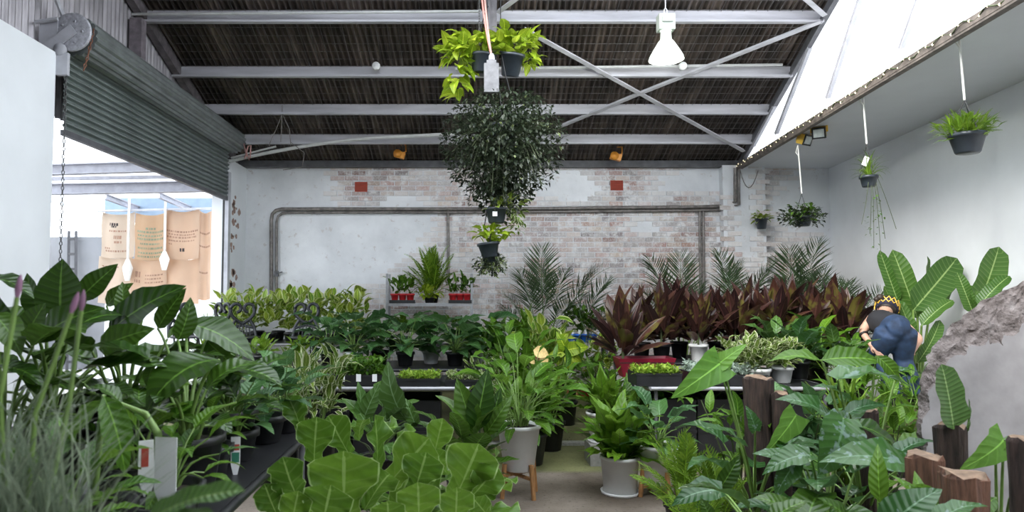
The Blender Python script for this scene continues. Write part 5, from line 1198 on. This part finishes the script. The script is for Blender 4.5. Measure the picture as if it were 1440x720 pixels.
# ---- timber posts
for i, (x0, x1, y0, Y, l) in enumerate(((1047, 1085, 530, 4.6, 'thick dark timber post in front of the right bench rail'), (1086, 1110, 552, 4.5, 'thinner timber post close beside the thick one'), (1207, 1234, 576, 3.75, 'timber post half hidden under the level green leaves'),
        (1274, 1322, 638, 2.75, 'short split timber post with an orange brown face'), (1318, 1359, 597, 3.0, 'dark timber post carrying the upright sheath leaf'), (1326, 1386, 664, 2.5, 'short pale barked timber post at the bottom edge'), (1420, 1462, 616, 2.6, 'timber post at the right picture edge'))):
    a, c = at(x0, y0, Y), at(x1, y0, Y); rr = (c.x - a.x) / 2; r = random.Random(i)
    mb = MB(); nn = 14; zs = [0, a.z * .3, a.z * .6, a.z * .85, a.z - .015, a.z]; vs = []
    jit = [r.uniform(.82, 1.12) for _ in range(nn)]
    for k_, z in enumerate(zs):
        for j in range(nn):
            an = 6.283 * j / nn; q = rr * jit[j] * (1 + .05 * math.sin(k_ * 2 + j)) * (.93 if k_ == 5 else 1)
            vs.append((q * math.cos(an), q * math.sin(an), z + (r.uniform(-.015, .01) if k_ == 5 else 0)))
    mb.add(vs, [(k_ * nn + j, k_ * nn + (j + 1) % nn, (k_ + 1) * nn + (j + 1) % nn, (k_ + 1) * nn + j) for k_ in range(5) for j in range(nn)])
    root = thing('timber_post', l, 'post', ((a.x + c.x) / 2, Y, 0), 0, 'weathered timber posts in the right foreground')
    mb.build('log', MAT['bark2'] if i in (3, 5) else MAT['bark'], root)
    MB().add(vs[-nn:], [tuple(range(nn))]).build('cut_end', simple('cut_end_%d' % i, (.20, .13, .085), .85, var=.4, scale=30), root)
# ================================================================ hanging plants
def scatter(root, ls, n, c, rad, Ls, el=(-1.2, .8), join=False, bias=.6, out=True, name='leaf'):
    ms = []; c = Vector(c)
    for i in range(n):
        d = Vector((rnd.gauss(0, 1), rnd.gauss(0, 1), rnd.gauss(0, 1))).normalized(); q = rnd.random() ** bias
        p = c + Vector((d.x * rad[0], d.y * rad[1], d.z * rad[2])) * q
        az = math.atan2(-d.x, d.y) + rnd.uniform(-.7, .7) if out else rnd.uniform(0, 6.28)
        ms.append(lmat(p, az, rnd.uniform(*el), rnd.uniform(-.5, .5), rnd.uniform(*Ls)))
    emit_leaves(root, ls, ms, join, name)
def tilted_pot(root, M, rt, rb, h, m=None):
    p = MB().lathe([(.001, 0), (rb * .9, 0), (rb, .01), (rt, h - .03), (rt + .012, h - .028), (rt + .012, h), (rt - .008, h), (rt - .014, h - .03), (.001, h - .035)], 20, (0, 0, 0), 0, M)
    return p.build('pot', m or MAT['dark_pot'], root)
YH = 7.35
structure('column_3', MB().box((at(691, 40, 7.7).x, 7.7, 4.78), (.12, .10, 1.45)).box((at(691, 40, 7.7).x - .03, 7.63, 4.78), (.03, .04, 1.45)), simple('dusty_grey_post', (.15, .14, .15), .55, var=.35))
hx = at(698, 100, YH).x
def hang(label, x, y, Y, name='hanging_plant', grp=None): return thing(name, label, 'hanging plant', at(x, y, Y), 0, grp)
# pothos in two pots at the top
h1 = hang('lime trailing vine in a dark hanging pot, left half of the topmost cluster', 677, 104, YH)
tilted_pot(h1, Matrix.Rotation(.1, 3, 'Y'), .13, .10, .21)
scatter(h1, LS['lime'], 70, (-.10, .02, .30), (.32, .22, .18), (.14, .20), (-.5, .8))
scatter(h1, LS['lime'], 42, (-.26, -.02, .06), (.12, .13, .34), (.13, .19), (-1.2, .2))
MB().tube(bez((0, 0, .2), (-.05, 0, .5), (.08, .1, .8), 6), .006, 5).build('hanger', MAT['black_plastic'], h1)
h2 = hang('lime vine in a tilted dark hanging pot, right half of the topmost cluster', 717, 108, YH + .05)
tilted_pot(h2, Matrix.Rotation(.12, 3, 'Y') @ Matrix.Rotation(.25, 3, 'X'), .125, .095, .25)
scatter(h2, LS['lime'], 66, (.02, .02, .38), (.30, .2, .16), (.13, .19), (-.5, .8))
scatter(h2, LS['lime'], 22, (.22, 0, .22), (.07, .1, .14), (.10, .15), (-1.2, .2))
MB().tube(bez((-.11, -.02, .2), (-.06, 0, .42), (.0, 0, .3), 8), .012, 6).tube([(-.10, -.1, .25), (-.06, -.12, 0), (.0, -.06, -.2)], .006, 5).tube([(-.10, 0, .40), (-.10, 0, 1.0)], .006, 5).build('hanger', MAT['black_plastic'], h2)
# grey isolator box with its cables
ib = thing('switch_box', 'grey weathered switch box hanging on pinkish cables among the hanging pots', 'switch box', at(691, 132, YH - .25))
MB().box((0, 0, .17), (.155, .07, .30)).box((0, 0, .335), (.10, .06, .04)).box((0, -.037, .02), (.16, .01, .02)).build('box', simple('stained_grey_enamel', (.17, .17, .18), .5, var=.3, scale=14), ib)
MB().lathe([(.02, 0), (.035, .01), (.03, .06), (.018, .08)], 10, (.005, 0, .35)).build('cable_gland', MAT['grey_steel'], ib)
for k_, (dx, c) in enumerate(((-.02, (.48, .20, .17)), (.012, (.45, .25, .22)))):
    MB().tube(bez((0, 0, .42), (-.06 + dx, 0, .75), (-.10 + dx, .1, 1.35), 8), .012, 6).build('cable', simple('pinkish_cable_%d' % k_, c, .5), ib)
pc = chain([at(674, 62, YH), at(674, -5, YH)], .014).build('bead_chain', MAT['chain']); tag(pc, 'thin bead chain hanging left of the roof post', 'chain')
# dark ball
h3 = hang('very large dark small leaved bush hanging in the centre under the lime vines', 707, 205, YH)
tilted_pot(h3, Matrix.Identity(3), .17, .13, .22)
scatter(h3, LS['bush'], 6000, (0, 0, .02), (.68, .58, .63), (.04, .072), (-1.4, .9), True, .45)
scatter(h3, LS['bush'], 900, (-.03, 0, -.46), (.36, .32, .36), (.05, .08), (-1.4, .5), True, .6)
scatter(h3, LS['smallv'], 90, (.0, -.1, .0), (.6, .5, .55), (.04, .06), (-1.2, .9), True, .4)  # pale leaves scattered in as specks of light on the dark bush
tw = MB()
for i in range(70):
    a = rnd.uniform(0, 6.28); e = rnd.uniform(-1.3, 1.2); r_ = rnd.uniform(.45, .68)
    tw.tube(bez((0, 0, .1), (.3 * math.cos(a), .3 * math.sin(a), .25), (r_ * math.cos(a) * math.cos(e), r_ * math.sin(a) * math.cos(e), r_ * math.sin(e) - .05), 4), .004, 3, cap=False)
o = tw.build('twigs', MAT['dark_stem'], h3); o['kind'] = 'stuff'
MB().tube([(0, 0, .2), (-.06, 0, .95)], .006, 5).build('hanger', MAT['black_plastic'], h3)
h4 = hang('small dark hanging pot with a white label just below the dark bush', 698, 314, YH - .1)
tilted_pot(h4, Matrix.Identity(3), .105, .085, .165); MB().box((-.02, -.103, .09), (.05, .004, .05)).build('label_patch', MAT['tag_white'], h4)
scatter(h4, LS['ficus'], 40, (.08, 0, .22), (.22, .16, .10), (.08, .12), (-.8, .8))
scatter(h4, LS['smallv'], 60, (.22, 0, .06), (.09, .1, .18), (.05, .08), (-1.3, .2), True)
MB().tube([(-.10, 0, .15), (-.13, -.02, -.05), (-.05, 0, -.12)], .006, 5).tube([(0, 0, .16), (0, 0, .75)], .006, 5).build('hanger', MAT['black_plastic'], h4)
h5 = hang('lime leaved plant in a dark hanging pot below the white labelled pot', 689, 362, YH - .05)
tilted_pot(h5, Matrix.Rotation(-.12, 3, 'Y'), .11, .08, .16)
scatter(h5, LS['lime'], 46, (0, 0, .24), (.19, .15, .11), (.09, .13), (-.5, .9))
MB().tube([(0, 0, .16), (.03, 0, .5)], .006, 5).build('hanger', MAT['black_plastic'], h5)
h6 = hang('small leaved trailing plant at the bottom of the hanging chain of pots', 690, 372, YH + .05)
tilted_pot(h6, Matrix.Identity(3), .09, .07, .12)
scatter(h6, LS['bush'], 260, (0, 0, .0), (.19, .16, .13), (.04, .06), (-1.2, .6), True)
scatter(h6, LS['smallv'], 170, (0, 0, -.02), (.19, .16, .14), (.04, .06), (-1.2, .6), True)
MB().tube([(0, 0, .1), (0, 0, .3)], .006, 5).build('hanger', MAT['black_plastic'], h6)
# right hand side
def corded(label, x, y, Y, top, rt, rb, h, hk=.28):
    t = hang(label, x, y, Y); tilted_pot(t, Matrix.Identity(3), rt, rb, h)
    tp_ = at(top[0], top[1], Y) - t.location
    MB().tube([(tp_.x * .25, 0, h + hk), tp_], .009, 6).tube([tp_, tp_ + Vector((-.03, 0, -.10)), tp_ + Vector((0, 0, -.14))], .007, 5).build('cord', MAT['rope'], t)
    w_ = MB()
    for a in (.5, 2.6, 4.7): w_.tube([(rt * math.cos(a), rt * math.sin(a), h), (tp_.x * .25, 0, h + hk)], .004, 4)
    o = w_.build('hanger', MAT['black_plastic'], t); return t
h7 = corded('ferny plant in a dark hanging pot nearest the camera, high against the white wall', 1361, 216, 5.55, (1348, 42), .125, .09, .165)
scatter(h7, LS['pinna'], 240, (0, 0, .19), (.22, .18, .09), (.07, .12), (-.3, 1.2), True, .5)
rosette(h7, FR_FERN, 26, .15, (0, .02), (.18, .24), (.0, 1.2), .06)
h8 = corded('grassy trailing plant in a small dark pot hanging in front of the white wall', 1222, 263, 7.15, (1213, 128), .08, .065, .12, .34)
rosette(h8, LS['spider'], 46, .12, (0, 0), (.16, .26), (-.3, 1.4), .05)
st = MB()
for dx, dz in ((0, -.65), (.06, -.75), (.10, -.55), (-.10, -.4), (.2, -.45), (-.03, -.5)):
    st.tube(bez((dx * .3, -.05, .1), (dx * .6, -.08, -.1), (dx * 1.2, -.05, dz), 6), .0028, 4)
o = st.build('trailing_stems', MAT['dark_stem'], h8); o['kind'] = 'stuff'
scatter(h8, LS['small'], 50, (.04, -.04, -.3), (.12, .06, .38), (.02, .04), (-1, .5), True)
MB().box((-.04, -.02, .27), (.05, .01, .10), Matrix.Rotation(.4, 3, 'Y')).build('plant_tag', MAT['tag_white'], h8)
h9 = corded('dark bushy hanging plant by the corner of brick and white walls', 1130, 318, 8.9, (1122, 204), .10, .08, .13, .30)
scatter(h9, LS['bush'], 420, (-.02, 0, .12), (.28, .24, .15), (.05, .08), (-.8, .9), True)
scatter(h9, LS['small'], 150, (-.02, 0, .16), (.26, .22, .14), (.05, .07), (-.8, .9), True)
h10 = hang('small pale leaved plant in a pot fixed to the pier', 1071, 322, 11.05)
tilted_pot(h10, Matrix.Identity(3), .09, .07, .17); scatter(h10, LS['ficus'], 34, (0, 0, .2), (.14, .12, .12), (.08, .12), (-.8, .9))
MB().box((0, .14, .1), (.03, .12, .03)).build('bracket', MAT['black_plastic'], h10)

# ================================================================ broken concrete block
out = [(1296, 860), (1298, 640), (1290, 608), (1294, 560), (1302, 515), (1318, 482), (1342, 456), (1368, 436), (1392, 420), (1416, 408), (1446, 396), (1490, 385), (1540, 392), (1580, 420), (1590, 860)]
inn = [(1306, 850), (1304, 640), (1298, 612), (1304, 566), (1314, 536), (1338, 506), (1366, 490), (1390, 477), (1404, 486), (1420, 472), (1446, 452), (1482, 440), (1520, 445), (1550, 460), (1560, 850)]
def dense(pl, k=14):
    r_ = []
    for a, c in zip(pl[:-1], pl[1:]):
        for i in range(k): r_.append((a[0] + (c[0] - a[0]) * i / k, a[1] + (c[1] - a[1]) * i / k))
    return r_ + [pl[-1]]
Oo, Ii = dense(out), dense(inn); YC = 3.55; rows = []
nz = lambda p, s, k: noise.noise(Vector(p) * s + Vector((k, 0, 0)))
IJ = random.Random(3)
Ii = [(x + IJ.uniform(-1, 1) + 4 * math.sin(i * .35), y + IJ.uniform(-1, 1) + 3 * math.sin(i * .5)) for i, (x, y) in enumerate(Ii)]
for t in (0, .08, .2, .32, .44, .56, .68, .8, .9, 1):
    row = []
    for q, r_ in zip(Ii, Oo):
        p = at(q[0] + (r_[0] - q[0]) * t, q[1] + (r_[1] - q[1]) * t, YC + .03 * t * t)
        if t: p += (Vector((nz(p, 9, 1), nz(p, 9, 5) * 1.3, nz(p, 9, 9))) * .012 + Vector((nz(p, 24, 4), nz(p, 24, 2) * 1.6, nz(p, 24, 7))) * .012) * (1 if t > .2 else .6) + Vector((0, .012, 0))
        row.append(p)
    rows.append(row)
inner = rows[0]
for d in (.12, .28, .45):
    rows.append([p + Vector((.80 * d, d, -.12 * d)) + Vector((nz(p, 7, d * 9), nz(p, 7, 3), nz(p, 7, d * 5))) * .035 for p in rows[9]])
cbk = thing('concrete_block', 'big broken concrete block with rough pitted edge at the right picture side', 'concrete block', (rows[0][0].x + .4, YC + .3, 0))
off = Vector(cbk.location); n = len(Oo); mb = MB(); mb.v = [tuple(p - off) for r_ in rows for p in r_]
for k_ in range(len(rows) - 1):
    for j in range(n - 1): mb.f.append((k_ * n + j, k_ * n + j + 1, (k_ + 1) * n + j + 1, (k_ + 1) * n + j)); mb.m.append(0); mb.s.append(False)
m, nt, b, N, L = nodes('broken_concrete')
v = wpos(N, L); f1 = noise_tex(N, L, 9, 6, v, .65)
c = ramp(N, L, f1, [(.3, (.11, .088, .08)), (.55, (.23, .195, .185)), (.75, (.33, .30, .29))])
vo = N.new('ShaderNodeTexVoronoi'); vo.inputs['Scale'].default_value = 26; L(v, vo.inputs['Vector'])
pit = ramp(N, L, vo.outputs['Distance'], [(.10, (.25, .25, .25)), (.22, (1, 1, 1))])
mm = N.new('ShaderNodeMix'); mm.data_type = 'RGBA'; mm.blend_type = 'MULTIPLY'; mm.inputs[0].default_value = .8; L(c, mm.inputs[6]); L(pit, mm.inputs[7])
L(mm.outputs[2], b.inputs['Base Color']); b.inputs['Roughness'].default_value = .9; bump(N, L, b, noise_tex(N, L, 40, 5, v), .02, .9)
mb.build('broken_edge', m, cbk)
MB().add([p - off for p in inner], [tuple(range(n))]).build('smooth_face', simple('smooth_concrete', (.33, .31, .31), .85, var=.24, scale=4, bmp=.012), cbk)
# ================================================================ person
pr = thing('person', 'person in jeans and a dark sleeveless top stooping among the plants, patterned headscarf', 'person', (4.6, 7.25, .51))
def loc(x, y, Y): return at(x, y, Y) - Vector(pr.location)
def skin(name, pts, edges, mat, root=0, sub=2):
    me = bpy.data.meshes.new(name); me.from_pydata([tuple(p[:3]) for p in pts], edges, []); me.materials.append(mat)
    o = put(name, me, pr)
    sm_ = o.modifiers.new('skin', 'SKIN'); sm_.use_smooth_shade = True; sv = me.skin_vertices[0]
    for i, p in enumerate(pts):
        r_ = p[3]; sv.data[i].radius = (r_, r_) if not hasattr(r_, '__len__') else r_
        sv.data[i].use_root = i == root
    s_ = o.modifiers.new('sub', 'SUBSURF'); s_.levels = s_.render_levels = sub
    return o
def V4(v, r_): return (v.x, v.y, v.z, r_)
hip, chest, neck = loc(1261, 463, 7.08), loc(1238, 453, 7.34), loc(1243, 444, 7.50)
hl, hr = loc(1249, 468, 7.08), loc(1271, 466, 7.04)
kl, kr = loc(1237, 499, 7.22), loc(1270, 506, 7.16)
kl.x -= .02
fl_, fr_ = Vector((kl.x + .05, -.28, .05)), Vector((kr.x + .02, -.30, .05))
sl_, sr_ = loc(1224, 449, 7.42), loc(1262, 448, 7.46)
el_, er_ = loc(1212, 467, 7.35), loc(1294, 477, 7.3)
hdl, hdr = loc(1230, 491, 7.15), loc(1286, 490, 7.15)
head0, head1 = loc(1246, 437, 7.66), loc(1247, 428, 7.72)
P = [V4(hip, .075), V4(hip.lerp(chest, .5), .085), V4(chest, .11), V4(neck, .055), V4(head0, .080), V4(head1, .088),
     V4(hl, .075), V4(hl.lerp(kl, .5), .066), V4(kl, .052), V4(kl.lerp(fl_, .5), .046), V4(fl_, .038), V4(fl_ + Vector((-.02, .16, -.015)), .032),
     V4(hr, .075), V4(hr.lerp(kr, .5), .066), V4(kr, .052), V4(kr.lerp(fr_, .5), .046), V4(fr_, .038), V4(fr_ + Vector((.02, .16, -.015)), .032),
     V4(sl_, .055), V4(el_, .040), V4(hdl.lerp(el_, .25), .028), V4(sr_, .055), V4(er_, .040), V4(hdr.lerp(er_, .25), .028)]
E = [(0, 1), (1, 2), (2, 3), (3, 4), (4, 5), (0, 6), (6, 7), (7, 8), (8, 9), (9, 10), (10, 11), (0, 12), (12, 13), (13, 14), (14, 15), (15, 16), (16, 17), (2, 18), (18, 19), (19, 20), (2, 21), (21, 22), (22, 23)]
for base, hd, el__ in ((20, hdl, el_), (23, hdr, er_)):      # palms and five fingers each
    d = (hd - el__).normalized(); sd = d.cross(Vector((0, 1, 0))).normalized(); pi_ = len(P)
    P.append(V4(hd, .030)); E.append((base, pi_))
    for k_, (a, ln) in enumerate(((-1.5, .050), (-.6, .085), (-.1, .095), (.4, .088), (.9, .070))):
        q = hd + sd * (a * .022) + d * (.03 if k_ else .0); i0 = len(P)
        P += [V4(q, .010), V4(q + d * ln * .55 + sd * a * .008, .009), V4(q + d * ln - Vector((0, .02, 0)) + sd * a * .010, .007)]
        E += [(pi_, i0), (i0, i0 + 1), (i0 + 1, i0 + 2)]
SKIN = simple('warm_skin', (.50, .29, .21), .5, var=.06)
skin('body', P, E, SKIN)
jn = simple('blue_denim', (.014, .032, .075), .8, var=.45, scale=14, bmp=.004)
def cloth(name, tubes, mat, vox=.016):
    mb = MB()
    for pts, rs in tubes: mb.tube(pts, rs, 12)
    o = mb.build(name, mat, pr)
    r_ = o.modifiers.new('remesh', 'REMESH'); r_.mode = 'VOXEL'; r_.voxel_size = vox; r_.use_smooth_shade = True
    s_ = o.modifiers.new('smooth', 'SMOOTH'); s_.iterations = 6; s_.factor = .5
    return o
waist = hip.lerp(chest, .30)
cloth('jeans', [([hip + (hip - chest).normalized() * .05, hip, hip.lerp(waist, .6), waist], [.10, .155, .155, .135])] +
      [([h_.lerp(k_, -.12), h_, h_.lerp(k_, .4), k_, k_.lerp(f_k, .25), k_.lerp(f_k, .9)], [.06, .128, .118, .090, .085, .068]) for h_, k_, f_k in ((hl, kl, fl_), (hr, kr, fr_))] + [([hl.lerp(hr, -.1) + Vector((0, -.02, .02)), hl.lerp(hr, .5) + Vector((0, -.03, .05)), hl.lerp(hr, 1.1) + Vector((0, -.02, .02))], [.09, .14, .09]), ([hl.lerp(hr, .5) + Vector((0, -.02, -.02)), hip.lerp(waist, .5), waist + Vector((0, 0, .01))], [.11, .158, .140])], jn)
tk = simple('black_cotton', (.014, .014, .018), .85, var=.2)
cloth('sleeveless_top', [([hip.lerp(chest, -.05), hip.lerp(chest, .2), hip.lerp(chest, .55), chest, chest.lerp(neck, .45), chest.lerp(neck, .7)], [.10, .145, .140, .145, .11, .07]),
      ([chest, chest.lerp(sl_, .8)], [.11, .075]), ([chest, chest.lerp(sr_, .8)], [.11, .075])], tk)
for f__, s_ in ((fl_, -1), (fr_, 1)):
    MB().lathe([(.001, -.045), (.05, -.045), (.055, -.02), (.045, .03), (.03, .05), (.001, .05)], 14, f__ + Vector((s_ * .01, .06, -.005)), 0, Matrix.Diagonal((.9, 2.2, .95))).build('shoe', MAT['black_plastic'], pr)
hm = simple('dark_hair', (.02, .012, .008), .6, var=.3)
hc = head0.lerp(head1, .55); ax = (head1 - head0).normalized()
Mh = ax.to_track_quat('Z', 'Y').to_matrix()
MB().lathe([(.001, .125), (.05, .115), (.085, .085), (.104, .03), (.102, -.02), (.085, -.06), (.06, -.085), (.001, -.09)], 20, hc + Vector((0, -.018, .012)), 0, Mh).build('hair', hm, pr)
MB().lathe([(.001, .04), (.03, .03), (.042, 0), (.03, -.03), (.001, -.04)], 12, hc + Vector((-.08, -.02, .11))).lathe([(.001, .03), (.022, .02), (.03, 0), (.022, -.02), (.001, -.03)], 10, hc + Vector((-.12, -.02, .09))).build('hair_knot', hm, pr)
MB().lathe([(.092, -.055), (.112, -.05), (.116, 0), (.110, .05), (.094, .055)], 24, hc + Vector((0, -.014, .01)), 0, Mh).build('headscarf', simple('navy_cloth', (.012, .012, .03), .8), pr)
zz = MB(); up_ = Vector(hc) + Vector((0, -.014, .01))
for s_ in (1, -1):
    zz.tube([up_ + Mh @ Vector((.119 * math.cos(2 * math.pi * i / 14), .119 * math.sin(2 * math.pi * i / 14), .045 * s_ * (1 if i % 2 else -1))) for i in range(15)], .008, 5)
zz.build('scarf_pattern', MAT['yellow'], pr)
face = hc + Vector((0, .085, -.01))
MB().lathe([(.001, .03), (.010, .01), (.014, -.015), (.001, -.02)], 8, face + Vector((0, .012, 0))).build('nose', SKIN, pr)
for s_ in (-1, 1):
    MB().lathe([(.001, .008), (.010, .004), (.012, 0), (.010, -.004), (.001, -.008)], 8, face + Vector((s_ * .032, -.004, .02))).build('eye', MAT['tag_white'], pr)
    MB().lathe([(.001, .028), (.012, .02), (.016, 0), (.010, -.02), (.001, -.028)], 8, hc + Vector((s_ * .088, .01, -.01))).build('ear', SKIN, pr)
MB().tube([face + Vector((-.022, -.004, -.045)), face + Vector((0, .003, -.045)), face + Vector((.022, -.004, -.045))], .006, 5).build('mouth', simple('lips', (.35, .12, .1), .5), pr)
MB().tube([el_.lerp(hdl, .12) + Vector((.0, 0, 0)), el_.lerp(hdl, .2)], .047, 10).build('arm_band', MAT['black_plastic'], pr)
